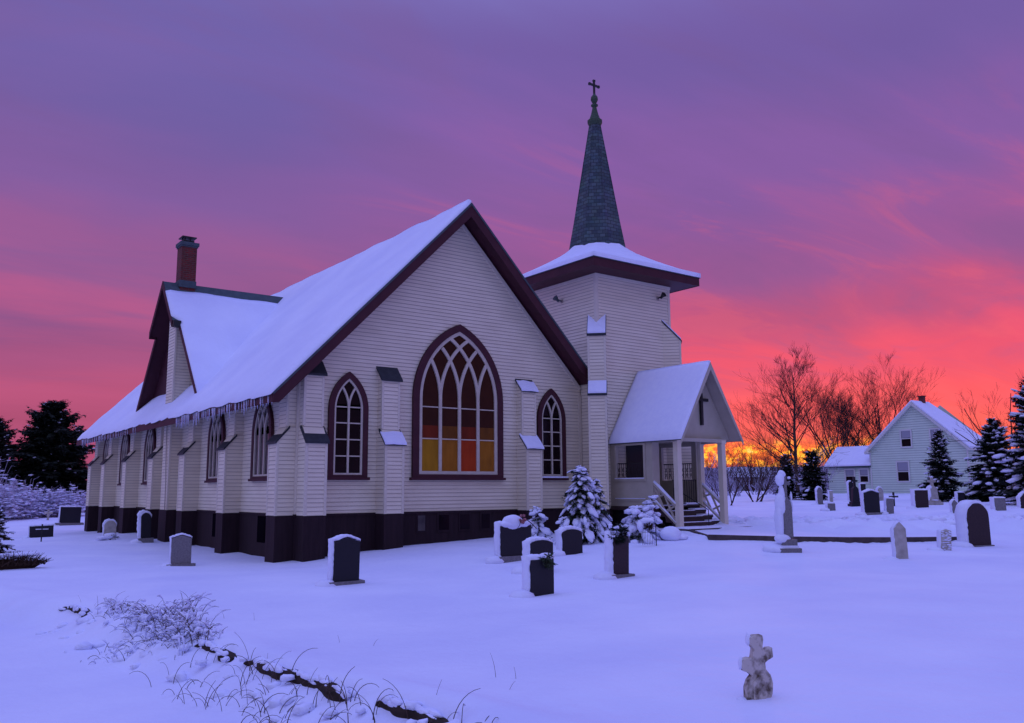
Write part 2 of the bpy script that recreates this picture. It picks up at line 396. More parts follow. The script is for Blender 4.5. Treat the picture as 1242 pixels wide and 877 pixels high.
# ---- buttresses
def buttress(o, s, n, w, zlow=1.88, two=True, par=church, scale=1, snow=(0,0), ztop2=3.62, zfoot=-2.2, p1=.50, p2=.26, caps=True):
    """o: wall point at the left end; s: along the wall; n: outwards"""
    o=V(o); s=V(s); n=V(n); Z=V((0,0,1))
    m=MB()
    # low stage
    e=.02
    clap(m,o+n*p1,s,n,[(0,0),(w,0),(w,zlow),(0,zlow)],t=.012)
    clap(m,o,n,-s,[(0,0),(p1,0),(p1,zlow),(p2-.02,zlow+.34),(0,zlow+.34)],t=.012)
    clap(m,o+s*w,n,s,[(0,0),(p1,0),(p1,zlow),(p2-.02,zlow+.34),(0,zlow+.34)],t=.012)
    m.face([o+n*p1+Z*zlow,o+n*p1+s*w+Z*zlow,o+n*p2+s*w+Z*(zlow+.33),o+n*p2+Z*(zlow+.33)])
    if two:
        clap(m,o+n*p2,s,n,[(0.02,zlow+.2),(w-.02,zlow+.2),(w-.02,ztop2),(0.02,ztop2)],t=.012)
        for q,sg in ((.02,-1),(w-.02,1)):
            clap(m,o+s*q,n,s*sg,[(0,zlow+.2),(p2,zlow+.2),(p2,ztop2),(0,ztop2+.34)],t=.012)
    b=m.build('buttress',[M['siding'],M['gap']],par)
    # corner boards
    m=MB()
    for q in (0,w):
        a=o+s*q+n*p1
        c=s*(1 if q==0 else -1)
        m.prism([a-c*.016-n*.04+Z*0,a-c*.016+n*.018,a+c*.055+n*.018,a+c*.055-n*.0],Z*(zlow-.01))
        if two:
            a=o+s*(q+(.02 if q==0 else -.02))+n*p2
            m.prism([a-c*.016-n*.04+Z*(zlow+.36),a-c*.016+n*.016+Z*(zlow+.36),a+c*.045+n*.016+Z*(zlow+.36),a+c*.045+Z*(zlow+.36)],Z*(ztop2-zlow-.37))
    build_each(m,'corner_board',M['trim'],b)
    m=MB(); q0=-.012
    m.prism([o+s*q0+Z*-.012,o+s*(w-q0)+Z*-.012,o+s*(w-q0)+n*(p1+.012)+Z*-.012,o+s*q0+n*(p1+.012)+Z*-.012],Z*(zfoot)); m.build('base',M['found'],b)
    # caps
    def cap(pa,za,pb,zb,sn):
        m=MB(); k=-.05
        A=o+s*k+n*pb+Z*zb; B=o+s*k+n*(pa+.07)+Z*(za-.045)
        m.prism([A,B,B-Z*.06,A-Z*.06],s*(w-2*k)); c=m.build('cap',M['capdark'],b)
        if sn:
            m=MB(); d=(B-A); kk=k+.0
            t0=.0 if sn==2 else .28; N=7; pts=[]; rows=[]
            for i in range(N+1):
                f=t0+(1.03-t0)*i/N; row=[]
                for j in range(6):
                    g=j/5; hh=.055*math.sin(PI*min(1,max(0,.12+.76*g)))**.5*math.sin(PI*min(1,.15+.7*i/N))**.6
                    ff=f+(random.uniform(-.05,.05) if i==0 and sn==1 else 0)
                    row.append(A+d*ff+s*((w-2*k)*g)+Z*(.004+hh*random.uniform(.8,1.1)))
                rows.append(row)
            for i in range(N):
                for j in range(5): m.face([rows[i][j],rows[i+1][j],rows[i+1][j+1],rows[i][j+1]])
            for j in range(5): m.face([rows[N][j],rows[N][j]-Z*.05,rows[N][j+1]-Z*.05,rows[N][j+1]])
            for i in range(N):
                for jj in (0,5): m.face([rows[i][jj],rows[i+1][jj],rows[i+1][jj]-Z*.045,rows[i][jj]-Z*.045])
            m.build('snow_cap',M['snow_fine'],b)
    cap(p1,zlow,p2-.06,zlow+.36,snow[0])
    if two: cap(p2,ztop2,-.01,ztop2+.345,snow[1])
    return b
w=.555
buttress((0,0,0),SX,-SY,w,snow=(0,0))
buttress((2.21,0,0),SX,-SY,w,snow=(1,0))
buttress((6.93,0,0),SX,-SY,w,snow=(2,1))
for y in (.10,3.95,7.85,11.63,15.51,19.28,22.0):
    buttress((0,y+w,0),-SY,-SX,w,ztop2=2.95 if False else 3.2,snow=(0,0))
# pilaster that carries the chimney chase
m=MB()
clap(m,(-.39,10.8,0),-SY,(-1,0,0),[(0,0),(.82,0),(.82,3.6),(0,3.6)],t=.012)
clap(m,(-.39,9.98,0),SX,(0,-1,0),[(0,0),(.39,0),(.39,3.9),(0,3.5)],t=.012)
clap(m,(0,10.8,0),-SX,(0,1,0),[(0,0),(.39,0),(.39,3.5),(0,3.9)],t=.012)
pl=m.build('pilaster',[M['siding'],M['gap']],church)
m=MB(); m.box(-.42,0,9.94,10.84,-2.2,-.012); m.build('base',M['found'],pl)
m=MB(); m.box(-.41,-.35,9.955,9.98,0,3.5); m.box(-.415,-.392,9.96,10.03,0,3.5); build_each(m,'corner_board',M['trim'],pl)
# cable running down beside it
m=MB(); m.tube([(-.42,10.35,3.3),(-.43,10.33,2.4),(-.44,10.2,1.6),(-.44,10.1,.9),(-.43,10.1,.0)],.014,5); m.build('cable',M['gap'],church)

# ---- gothic windows
def arch(hw,zs,R,off,z0,n=14):
    c=R-hw; r=R-off; xl=-hw+off
    th=math.acos(min(1,c/r))
    L=[(xl,z0)]+[(c-r*math.cos(th*i/n),zs+r*math.sin(th*i/n)) for i in range(n+1)]
    return L+[(-x,z) for x,z in L[-2::-1]]
def inside(x,z,hw,zs,R,off):
    if z<=zs: return abs(x)<=hw-off
    c=R-hw; r=R-off; return math.hypot(abs(x)+c,z-zs)<=r
def gothic(o,s,n,hw,z0,zs,zt,lights,fw,bars,panes,cream=.06,name='window',par=church,sill_snow=0):
    o=V(o); s=V(s); n=V(n)
    h=zt-zs; R=(hw*hw+h*h)/(2*hw)
    P=lambda a,z,d: o+s*a+V((0,0,z))+n*d
    def ribbon(m,off1,off2,zb1,zb2,d0,d1,mi=0):
        A=arch(hw,zs,R,off1,zb1); B=arch(hw,zs,R,off2,zb2)
        for i in range(len(A)-1):
            m.face([P(*A[i],d1),P(*A[i+1],d1),P(*B[i+1],d1),P(*B[i],d1)],mi)
            m.face([P(*A[i],d0),P(*A[i+1],d0),P(*A[i+1],d1),P(*A[i],d1)],mi)
            m.face([P(*B[i],d0),P(*B[i+1],d0),P(*B[i+1],d1),P(*B[i],d1)],mi)
        m.face([P(*A[0],d1),P(*A[-1],d1),P(*B[-1],d1),P(*B[0],d1)],mi)
        m.face([P(*B[0],d0),P(*B[-1],d0),P(*B[-1],d1),P(*B[0],d1)],mi)
    m=MB(); ribbon(m,0,fw,z0,z0+fw*.55,.0,.085)
    # sill
    a=P(-hw-.06,z0-.05,0); m.prism([a,a+s*(2*hw+.12),a+s*(2*hw+.12)+n*.12,a+n*.12],(0,0,.07))
    win=m.build(name,M['maroon'],par)
    zb=z0+fw*.55
    m=MB(); ribbon(m,fw,fw+cream,zb,zb+cream*.9,.022,.062); m.build('inner_frame',M['tracery'],win)
    zi=zb+cream*.9; off=fw+cream; hi=hw-off
    # tracery
    m=MB(); off2=fw+cream*.5; hm=hw-off2; Ri=R-off2; mw=cream*.47
    for k in range(1,lights):
        x=-hm+2*hm*k/lights
        a=P(x-mw,zi,.024); m.prism([a,P(x+mw,zi,.024),P(x+mw,zi,.07),P(x-mw,zi,.07)],(0,0,zs-zi))
    for k in range(0,lights+1):
        x0=-hm+2*hm*k/lights
        for sg in (-1,1):
            if (k==0 and sg==1) or (k==lights and sg==-1): continue   # these are the outer arcs
            # from the springing at x0 curve towards sg
            prev=None; th=0
            for i in range(0,60):
                th=i*.032
                x=x0+sg*(Ri-Ri*math.cos(th)); z=zs+Ri*math.sin(th)
                if not inside(x,z,hw,zs,R,off2): break
                nx,nz=(-math.cos(th)*sg*-1, math.sin(th))    # outward-ish normal
                nrm=(math.cos(th)*-sg, math.sin(th)); 
                A=(x+nrm[0]*mw,z+nrm[1]*mw); B=(x-nrm[0]*mw,z-nrm[1]*mw)
                if prev:
                    d1=.066 if sg>0 else .069
                    m.face([P(*prev[0],d1),P(*A,d1),P(*B,d1),P(*prev[1],d1)])
                    for q in (0,1):
                        c0=prev[q]; c1=(A,B)[q]; m.face([P(*c0,.022),P(*c1,.022),P(*c1,d1),P(*c0,d1)])
                prev=(A,B)
    for z in bars:
        if z<zs: h1=hi
        else:
            c=R-hw; h1=math.sqrt(max(.01,(R-off)**2-(z-zs)**2))-c
        a=P(-h1-.01,z-.016,.024); m.prism([a,P(h1+.01,z-.016,.024),P(h1+.01,z-.016,.05),P(-h1-.01,z-.016,.05)],(0,0,.032))
    m.build('tracery',M['tracery'],win)
    # glass, one mesh per light below the springing and one above
    for k in range(lights):
        x0=-hm+2*hm*k/lights; x1=-hm+2*hm*(k+1)/lights
        mats=[]; m=MB(); bl=panes(k)
        zz=zi-.03
        for (zt_,mn) in bl:
            m.face([P(x0,zz,.02),P(x1,zz,.02),P(x1,zt_,.02),P(x0,zt_,.02)],len(mats)); mats.append(M[mn]); zz=zt_
        m.build('pane',mats,win)
    A=arch(hw,zs,R,fw+.01,zs)
    m=MB(); m.face([P(x,z,.02) for x,z in A[1:-1]]); m.build('pane',M[panes(-1)],win)
    if sill_snow:
        m=MB(); a=P(-hw*sill_snow-.02,z0+.022,.0)
        m.prism([a,P(hw+.02,z0+.022,0),P(hw+.02,z0+.022,.15),P(-hw*sill_snow-.02,z0+.022,.15)],(0,0,.05)); m.build('snow_cap',M['snow_fine'],win,)
    return win
def big(k):
    if k<0: return 'amber_d'
    c=['yellow','amber','orange','amber'][k]; t=['dkred','dkamber','dkred','dkamber'][k]
    return [(2.02,c),(2.04+.36,t),(3.15,'amber_d')]
gothic((4.825,-.018,0),SX,-SY,1.54,.93,3.15,5.38,4,.2,(2.03,2.92),big,cream=.10)
def dk(k):
    return 'glass' if k<0 else [(2.85,'glass')]
gothic((1.345,-.018,0),SX,-SY,.565,.93,2.72,3.72,2,.15,(1.50,1.93,2.36,2.78),dk,cream=.055)
gothic((8.25,-.018,0),SX,-SY,.555,.93,2.72,3.72,2,.15,(1.50,1.93,2.36,2.78),dk,cream=.055,sill_snow=1)
def sd(k):
    return 'glass_side' if k<0 else [(2.35,'glass_side')]
for y in (2.3,6.15,13.85,17.7,21.0):
    gothic((-.018,y,0),-SY,-SX,.72,.93,2.15,3.26,3,.14,(),sd,cream=.06)

# ---- main roof
def slab(mb,pts,vec,mi=0): mb.prism(pts,vec,mi)
y0=-.63; y1=Ln+.6; xe0=-.92; xe1=10.6
m=MB()
T=V((0,0,-.16))
m.prism([(xe0,y0,rz(xe0)),(RX,y0,RZ),(RX,y1,RZ),(xe0,y1,rz(xe0))],T)
m.prism([(RX,y0,RZ),(xe1,y0,rz(xe1)),(xe1,y1,rz(xe1)),(RX,y1,RZ)],T)
roof=m.build('roof',M['slate'],church)
# soffit / underside boards, maroon
m=MB(); e=.17
m.face([(xe0+.02,y0+.01,rz(xe0)-e),(RX,y0+.01,RZ-e-.01),(RX,y1,RZ-e-.01),(xe0+.02,y1,rz(xe0)-e)])
m.face([(RX,y0+.01,RZ-e-.01),(xe1,y0+.01,rz(xe1)-e),(xe1,y1,rz(xe1)-e),(RX,y1,RZ-e-.01)])
m.build('soffit',M['maroon'],roof)
m=MB()
for yy in (y0-.035,y1):
    m.prism([(xe0-.03,yy,rz(xe0-.03)-.02),(RX,yy,RZ-.02),(RX,yy,RZ-.40),(xe0+.13,yy,rz(xe0+.13)-.40),(xe0-.03,yy,rz(xe0-.03)-.26)],(0,.033,0))
    m.prism([(xe1+.03,yy,rz(xe1+.03)-.02),(RX,yy,RZ-.02),(RX,yy,RZ-.40),(xe1-.13,yy,rz(xe1-.13)-.40),(xe1+.03,yy,rz(xe1+.03)-.26)],(0,.033,0))
build_each(m,'rake_board',M['maroon'],roof)
m=MB(); m.box(xe0-.035,xe0,y0,y1,rz(xe0)-.27,rz(xe0)-.02); m.build('fascia',M['maroon'],roof)
m=MB()
for yy in (y0-.055,):
    m.prism([(xe0-.03,yy,rz(xe0-.03)+.01),(RX,yy,RZ+.02),(RX,yy,RZ-.06),(xe0-.03,yy,rz(xe0-.03)-.06)],(0,.018,0))
    m.prism([(xe1+.03,yy,rz(xe1+.03)+.01),(RX,yy,RZ+.02),(RX,yy,RZ-.06),(xe1+.03,yy,rz(xe1+.03)-.06)],(0,.018,0))
build_each(m,'drip_edge',M['slate'],roof)
# snow on the left slope, thick with a soft rolled edge
def snow_sheet(P, nu, nv, th, seed, edge=(1,1,1,1), rag=0.0, m=None):
    """P(u,v)->point on roof; thickness th with rounded borders"""
    m=m or MB(); top=[]; 
    for i in range(nu+1):
        r=[]
        for j in range(nv+1):
            u=i/nu; v=j/nv
            uu=u; vv=v
            if rag:
                if i==0: uu=rag*(float(vnoise(v*40,seed,1,seed))*.9)
                if j==nv: vv=1-rag*(float(vnoise(u*30,seed,1,seed+1)))
            f=1
            if edge[0]: f*=min(1,(i/nu)/.012+.45)
            if edge[1]: f*=min(1,((nu-i)/nu)/.012+.45)
            if edge[2]: f*=min(1,(j/nv)/.02+.45)
            if edge[3]: f*=min(1,((nv-j)/nv)/.02+.45)
            p=V(P(uu,vv)); n=float(vnoise(p.x+p.z,p.y,.9,seed))-.5; n2=float(vnoise(p.x+p.z,p.y,3.,seed+3))-.5
            r.append((p,p+V((0,0,th*f*(1+n*.5+n2*.25)))))
        top.append(r)
    for i in range(nu):
        for j in range(nv): m.face([top[i][j][1],top[i+1][j][1],top[i+1][j+1][1],top[i][j+1][1]])
    B=[(i,0) for i in range(nu+1)]+[(nu,j) for j in range(1,nv+1)]+[(i,nv) for i in range(nu-1,-1,-1)]+[(0,j) for j in range(nv-1,0,-1)]
    for a,b in zip(B,B[1:]+B[:1]):
        A=top[a[0]][a[1]]; C=top[b[0]][b[1]]; m.face([A[0],C[0],C[1],A[1]])
    return m
m=snow_sheet(lambda u,v:(lambda xx:(xx,y0-.03+(y1-y0+.04)*u,rz(xx)+.004))(xe0-.05+(RX-xe0+.05)*v+(1-v)**8*(.10*float(vnoise(u*60,.5,1,77))-.07)),150,34,.14,5,edge=(1,1,1,0))
o=m.build('roof_snow',M['snow'],roof,smooth=True); fix(o)
m=snow_sheet(lambda u,v:(RX+(xe1-RX)*v, y0+.02+(y1-y0)*u, rz(RX+(xe1-RX)*v)+.004),60,14,.06,9,edge=(1,1,0,1))
o=m.build('roof_snow',M['snow'],roof,smooth=True); fix(o)
# icicles along the left eave
ys=[-.55+i*(8.0/62) for i in range(62)]+[12.5+i*(9.9/36) for i in range(36)]
for y in ys:
    yy=y+random.uniform(-.05,.05); big_=random.random()
    l=random.uniform(.05,.15)+(.13 if big_>.88 else 0)+(.12 if 6<y<7.6 else 0)
    z=rz(xe0)-.24; x=xe0-.045+random.uniform(-.015,.03)
    m=MB(); r=.010+l*.035
    m.tube([(x,yy,z+.16),(x,yy,z),(x+.003,yy,z-l*.5),(x,yy+.004,z-l)],[r*1.6,r*1.2,r*.6,.0015],5)
    m.build('icicle',M['ice'],roof,smooth=True)

# ---- dormer
DY=11.35; DZ=8.2; DS=1.15
dz=lambda y: DZ-DS*abs(y-DY)
inv=lambda z: RX-(RZ-z)/1.02
m=MB()
for s in (-1,1):
    yf=DY+s*4.0; zf=dz(yf); ys_=DY+s*1.45; zs_=dz(ys_)
    up=[(-.55,DY,DZ),(-.55,ys_,zs_),(inv(zs_),ys_,zs_),(inv(DZ)+.1,DY,DZ)]
    lo=[(-.30,ys_,zs_),(-.30,yf,zf),(inv(zf)+.05,yf,zf),(inv(zs_),ys_,zs_)]
    m.prism(up,(0,0,-.13)); m.prism(lo,(0,0,-.13))
droof=m.build('dormer_roof',M['slate'],church)
m=MB()
for s in (-1,1):
    yf=DY+s*4.02; zf=dz(yf); ys_=DY+s*1.47; zs_=dz(ys_)
    m.prism([(-.585,DY,DZ+.01),(-.585,ys_,zs_+.01),(-.585,ys_,zs_-.24),(-.585,DY,DZ-.26)],(.033,0,0))
    m.prism([(-.335,ys_,zs_),(-.335,yf,zf),(-.335,yf,zf-.24),(-.335,ys_,zs_-.24)],(.033,0,0))
    m.face([(-.55,ys_,zs_-.01),(-.55,ys_,zs_-.24),(-.30,ys_,zs_-.24),(-.30,ys_,zs_-.01)])
    m.face([(-.55,DY,DZ-.14),(-.55,ys_,zs_-.14),(1.6,ys_,zs_-.14),(1.6,DY,DZ-.14)])
    m.face([(-.30,ys_,zs_-.14),(-.30,yf,zf-.14),(.9,yf,zf-.14),(.9,ys_,zs_-.14)])
build_each(m,'rake_board',M['maroon'],droof)
m=MB(); m2=MB()
f=lambda y: dz(y)-.13
clap(m,(.16,0,0),SY,(-1,0,0),[(7.62,f(7.62)),(10.9,3.7),(10.9,f(10.9)),(7.62,f(7.62)+.001)],t=.012)
clap(m,(.16,0,0),SY,(-1,0,0),[(7.6,3.72),(10.9,3.72),(10.9,f(10.9)),(7.75,f(7.75))],t=.012)
m.build('dormer_wall',[M['siding'],M['gap']],church)
m=MB(); m.prism([(.16,10.9,3.7),(.16,15.2,3.7),(.16,15.0,f(15.0)),(.16,DY,f(DY)),(.16,10.9,f(10.9))],(.05,0,0)); m.build('dormer_wall',M['maroon'],church,label='dark maroon far side of the dormer gable')
# chase through the dormer
m=MB()
clap(m,(-.39,10.8,0),-SY,(-1,0,0),[(0,3.45),(.82,3.45),(.82,f(9.98)),(0,f(10.8))],t=.012)
clap(m,(-.39,9.98,0),SX,(0,-1,0),[(0,3.45),(.56,3.95),(.56,f(9.98)+.05),(0,f(9.98)+.05)],t=.012)
clap(m,(.16,10.8,0),-SX,(0,1,0),[(0,3.95),(.55,3.45),(.55,f(10.8)),(0,f(10.8))],t=.012)
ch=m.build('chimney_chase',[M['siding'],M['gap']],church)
m=MB(); m.box(-.415,-.39,9.95,10.03,3.4,6.35); m.box(-.41,-.35,9.945,9.98,3.4,6.35); build_each(m,'corner_board',M['trim'],ch)
m=MB(); m.box(-.55,-.30,9.72,9.86,6.28,6.50); m.build('corner_board',M['iron'],ch)
# brick chimney
m=MB(); m.box(-.03,.52,11.1,11.66,7.7,9.62); cb=m.build('chimney',M['brick'],church)
m=MB(); m.box(-.09,.58,11.04,11.72,9.62,9.74); m.box(-.06,.55,11.07,11.69,9.56,9.62)
m.build('chimney_crown',M['slate'],cb)
m=MB(); m.box(.05,.44,11.2,11.56,9.80,9.84); m.box(-.02,.50,11.12,11.64,9.93,9.97); m.box(.08,.12,11.22,11.26,9.74,9.95); m.box(.36,.40,11.5,11.54,9.74,9.95); m.box(.08,.12,11.5,11.54,9.74,9.95); m.build('chimney_cap',M['iron'],cb)
m=MB(); m.box(-.06,.54,11.07,11.69,8.02,8.28); m.build('flashing',M['slate'],cb)
# dormer snow
def dsn(u,v):
    # u along x from outer edge to main roof, v from ridge side to foot
    y=DY-.42-3.6*v; z=dz(y)+.004; xo=-.57 if y>DY-1.47 else -.32
    x1=inv(z)+.25; return (xo+(x1-xo)*u,y,z)
m=snow_sheet(dsn,26,24,.11,21,edge=(1,0,0,1))
# ragged upper border
o=m.build('roof_snow',M['snow'],droof,smooth=True); fix(o)
m=snow_sheet(lambda u,v:((lambda y:(( (-.55 if y<DY+1.47 else -.3)+(inv(dz(y))+.2-(-.55))*u),y,dz(y)+.004))(DY+.5+3.5*v)),20,16,.1,22,edge=(1,0,0,1))
o=m.build('roof_snow',M['snow'],droof,smooth=True); fix(o)

# ---- tower
TX0,TX1,TY0,TY1,TZ=9.56,12.96,-.8,2.6,7.5
m=MB()
clap(m,(TX0,TY0,0),SX,-SY,[(0,0),(3.4,0),(3.4,TZ),(0,TZ)])
clap(m,(TX0,TY1,0),-SY,-SX,[(0,0),(3.4,0),(3.4,TZ),(0,TZ)])
clap(m,(TX1,TY0,0),SY,SX,[(0,0),(3.4,0),(3.4,TZ),(0,TZ)])
clap(m,(TX1,TY1,0),-SX,SY,[(0,0),(3.4,0),(3.4,TZ),(0,TZ)])
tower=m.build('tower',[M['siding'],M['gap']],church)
m=MB(); m.box(TX0-.02,TX1+.02,TY0-.02,TY1+.02,-2,-.012); m.build('base',M['found'],tower)
m=MB()
for a,b in ((TX0,TY0),(TX1,TY0)):
    sx=1 if a==TX0 else -1
    m.box(min(a-.022*sx,a+.085*sx),max(a-.022*sx,a+.085*sx),b-.024,b,0,TZ-.06); m.box(min(a-.024*sx,a),max(a-.024*sx,a),b,b+.085,0,TZ-.06)
m.box(TX0-.04,TX1+.04,TY0-.04,TY0,TZ-.12,TZ-.03); m.box(TX0-.04,TX0,TY0,TY1,TZ-.12,TZ-.03)
build_each(m,'corner_board',M['trim'],tower)
TCX,TCY=11.26,.9; E=2.42
m=MB(); m.box(TCX-E,TCX+E,TCY-E,TCY+E,TZ-.02,TZ+.02); 
m.box(TCX-E-.02,TCX+E+.02,TCY-E-.02,TCY-E+.02,TZ-.03,TZ+.24); m.box(TCX-E-.02,TCX-E+.02,TCY-E+.02,TCY+E+.02,TZ-.03,TZ+.24)
m.box(TCX+E-.02,TCX+E+.02,TCY-E+.02,TCY+E+.02,TZ-.03,TZ+.24); m.box(TCX-E+.02,TCX+E-.02,TCY+E-.02,TCY+E+.02,TZ-.03,TZ+.24)
m.build('eaves',M['maroon'],tower)
m=MB(); m.box(TCX-E-.05,TCX+E+.05,TCY-E-.05,TCY+E+.05,TZ+.24,TZ+.29)
Z0=TZ+.29
c=[(TCX-E-.05,TCY-E-.05),(TCX+E+.05,TCY-E-.05),(TCX+E+.05,TCY+E+.05),(TCX-E-.05,TCY+E+.05)]
ap=[(TCX+1.02*math.cos(a),TCY+1.02*math.sin(a),Z0+.95) for a in [PI*(k/4+1/8) for k in range(8)]]
for i in range(4):
    A=V((*c[i],Z0)); B=V((*c[(i+1)%4],Z0)); m.face([A,B,(TCX,TCY,Z0+.55)])
m.build('tower_roof',M['slate'],tower)
# flared snow apron: square at the eave to octagon at the spire
m=MB(); rings=[]; NS=64
def sq(a,h):
    ca,sa=math.cos(a),math.sin(a); k=h/max(abs(ca),abs(sa)); return k*ca,k*sa
for i,t in enumerate([0,.0,.06,.2,.35,.5,.65,.8,.9,1.0]):
    r=[]
    for k in range(NS):
        a=2*PI*k/NS; x,y=sq(a,E+.06); R0=math.hypot(x,y); q=a%(PI/4); R1=1.0/ max(.92,math.cos(q-PI/8)/1)
        rr=R0*(1-t)+R1*t; zz=Z0-.03+.93*(t**1.25)*1.0+ (0 if i==0 else .15+.03*(float(vnoise(x*1.5+t*3,y*1.5,1,31))-.5))
        r.append((TCX+math.cos(a)*rr,TCY+math.sin(a)*rr,zz+ (.04 if t==1 else 0)))
    rings.append(r)
for i in range(len(rings)-1):
    for k in range(NS): m.face([rings[i][k],rings[i][(k+1)%NS],rings[i+1][(k+1)%NS],rings[i+1][k]])
o=m.build('roof_snow',M['snow_fine'],tower,smooth=True); fix(o)
# spire
m=MB(); m.lathe((TCX,TCY,0),[(1.08,8.5),(1.055,8.86),(.62,11.1),(.19,13.6)],8,rot=PI/8)
sp=m.build('spire',M['spire'],church)
m=MB()
for k in range(8):
    a=PI/8+k*PI/4; m.beam((TCX+1.07*math.cos(a),TCY+1.07*math.sin(a),8.6),(TCX+.195*math.cos(a),TCY+.195*math.sin(a),13.6),.018,.018)
build_each(m,'hip_ridge',M['spire'],sp)
m=MB(); m.lathe((TCX,TCY,0),[(.21,13.5),(.27,13.62),(.27,13.70),(.2,13.74),(.13,13.95),(.085,14.15),(.075,14.22),(.13,14.26),(.13,14.30),(.06,14.34),(.10,14.42),(.135,14.50),(.12,14.60),(.05,14.70),(.03,14.74)],12)
m.build('finial',M['bronze'],sp,smooth=False)
m=MB(); m.box(TCX-.03,TCX+.03,TCY-.03,TCY+.03,14.7,15.22); m.box(TCX-.20,TCX+.20,TCY-.028,TCY+.028,15.02,15.09)
for q in ((TCX-.22,15.055),(TCX+.22,15.055)): m.box(q[0]-.035,q[0]+.035,TCY-.035,TCY+.035,q[1]-.045,q[1]+.045)
m.box(TCX-.045,TCX+.045,TCY-.035,TCY+.035,15.20,15.26)
m.build('cross',M['iron'],sp)
# snow lying on the east-facing foot of the spire
m=MB()
a0,a1=-PI/2+PI/8,-PI/2+PI/8+PI/4
f=lambda a,z:(TCX+(1.07-(z-8.6)*.175)*math.cos(a),TCY+(1.07-(z-8.6)*.175)*math.sin(a),z)
# diagonal buttresses of the tower
def diag(cx,cy,dx,dy,zl,zu,name='buttress'):
    n=V((dx,dy,0)).normalized(); s=V((-n.y,n.x,0)); 
    if s.x<0: s=-s
    c=V((cx,cy,0)); hw=.27; Z=V((0,0,1))
    p1,p2=.62,.32
    m=MB()
    o=c-s*hw+n*p1; clap(m,o,s,n,[(0,0),(2*hw,0),(2*hw,zl),(0,zl)],t=.012)
    o2=c-s*hw+n*p2; clap(m,o2,s,n,[(0,zl),(2*hw,zl),(2*hw,zu),(0,zu)],t=.012)
    for q,sg in ((-hw,-1),(hw,1)):
        oo=c+s*q-n*.3
        clap(m,oo,n,s*sg,[(0,0),(p1+.3,0),(p1+.3,zl),(p2+.3,zl+.4),(0,zl+.4)],t=.01)
        clap(m,oo,n,s*sg,[(0,zl+.35),(p2+.3,zl+.35),(p2+.3,zu),(0,zu+.6)],t=.01)
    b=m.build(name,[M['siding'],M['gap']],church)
    m=MB()
    for (p,z0_,z1_) in ((p1,0,zl-.02),(p2,zl+.42,zu-.02)):
        for q in (-hw,hw):
            sg=1 if q<0 else -1; a=c+s*q+n*p
            m.prism([a-s*sg*.018-n*.05+Z*z0_,a-s*sg*.018+n*.018+Z*z0_,a+s*sg*.05+n*.018+Z*z0_,a+s*sg*.05+Z*z0_],Z*(z1_-z0_))
    build_each(m,'corner_board',M['trim'],b)
    m=MB(); a=c-s*(hw+.01)-n*.2; m.prism([a-Z*.012,a+s*(2*hw+.02)-Z*.012,a+s*(2*hw+.02)+n*(p1+.215)-Z*.012,a+n*(p1+.215)-Z*.012],-Z*2); m.build('base',M['found'],b)
    for (pa,pb,z,zh) in ((p1,p2-.02,zl,.38),(p2,0.0,zu,.36)):
        m=MB(); kk=hw+.035
        A=c-s*kk+n*(pa+.05)+Z*(z-.05); B=c-s*kk+n*pb+Z*(z+zh)
        pts=[A,A+s*2*kk]
        if pb==0.0:
            # the cap reaches both tower walls: V-shaped upper edge
            B1=c+s*kk-n*(kk)+Z*(z+zh+.33); B0=c-s*kk-n*(kk)+Z*(z+zh+.33); mid=c+n*.02+Z*(z+zh)
            P_=[A,A+s*2*kk,B1,mid,B0]
        else: P_=[A,A+s*2*kk,B+s*2*kk,B]
        m.prism(P_,-Z*.055); cp=m.build('cap',M['capdark'],b)
        m=MB(); up=Z*.006; 
        Q=[p+up for p in P_]; cen=sum(Q,V((0,0,0)))/len(Q)
        Q=[cen+(p-cen)*.93 for p in Q]; m.prism([q+Z*.05 for q in Q],-Z*.05); m.build('snow_cap',M['snow_fine'],b)
    return b
diag(TX0,TY0,-1,-1,3.55,5.47)
diag(TX1,TY0,1,-1,3.55,5.6)
# floodlights on the tower
def flood(p,n,lab):
    p=V(p); n=V(n); m=MB(); s=V((-n.y,n.x,0))
    m.beam(p,p+n*.14,.03,.03); m.beam(p+n*.14-s*.09,p+n*.14+s*.09,.02,.03)
    m.tube([p+n*.14+V((0,0,-.02)),p+n*.2+V((0,0,.03)),p+n*.30+V((0,0,.09))],[.04,.05,.10],10); f=m.build('floodlight',M['iron'] if lab else M['slate'],tower)
    m=MB(); m.beam(p-s*.05,p+s*.05,.02,.12); m.build('bracket',M['iron'],f) if False else m.build('floodlight_plate',M['gap'],tower)
flood((TX0-.02,.86,6.84),(-1,0,0),0); flood((12.38,TY0-.02,7.0),(0,-1,0),1)

# ---- porch (part of the church)
PX0,PX1,PR=9.98,12.62,11.3
pz=lambda x: 4.37-(4.37-2.05)/1.38*abs(x-PR)
FZ=.10
m=MB(); pf,pb=-2.60,TY0-.02
# left wall with a real opening
def hollow_wall(m,x,t,ya,yb,z0,z1,wy0,wy1,wz0,wz1):
    m.box(x,x+t,ya,yb,z0,wz0); m.box(x,x+t,ya,yb,wz1,z1); m.box(x,x+t,ya,wy0,wz0,wz1); m.box(x,x+t,wy1,yb,wz0,wz1)
hollow_wall(m,10.0,.10,pf,pb,FZ-.02,2.06,-2.28,-1.10,.90,1.92)
pA=m; m=MB(); hollow_wall(m,12.12,.10,pf,pb,FZ-.02,2.06,-2.28,-1.0,.86,1.92)
pA.box(10.0,10.3,pf-.02,pf,FZ,2.06); m.box(11.95,12.22,pf-.02,pf,FZ,2.06)
porch=pA.build('porch',M['porch_paint'],church); m.build('side_wall',M['porch_paint'],porch)
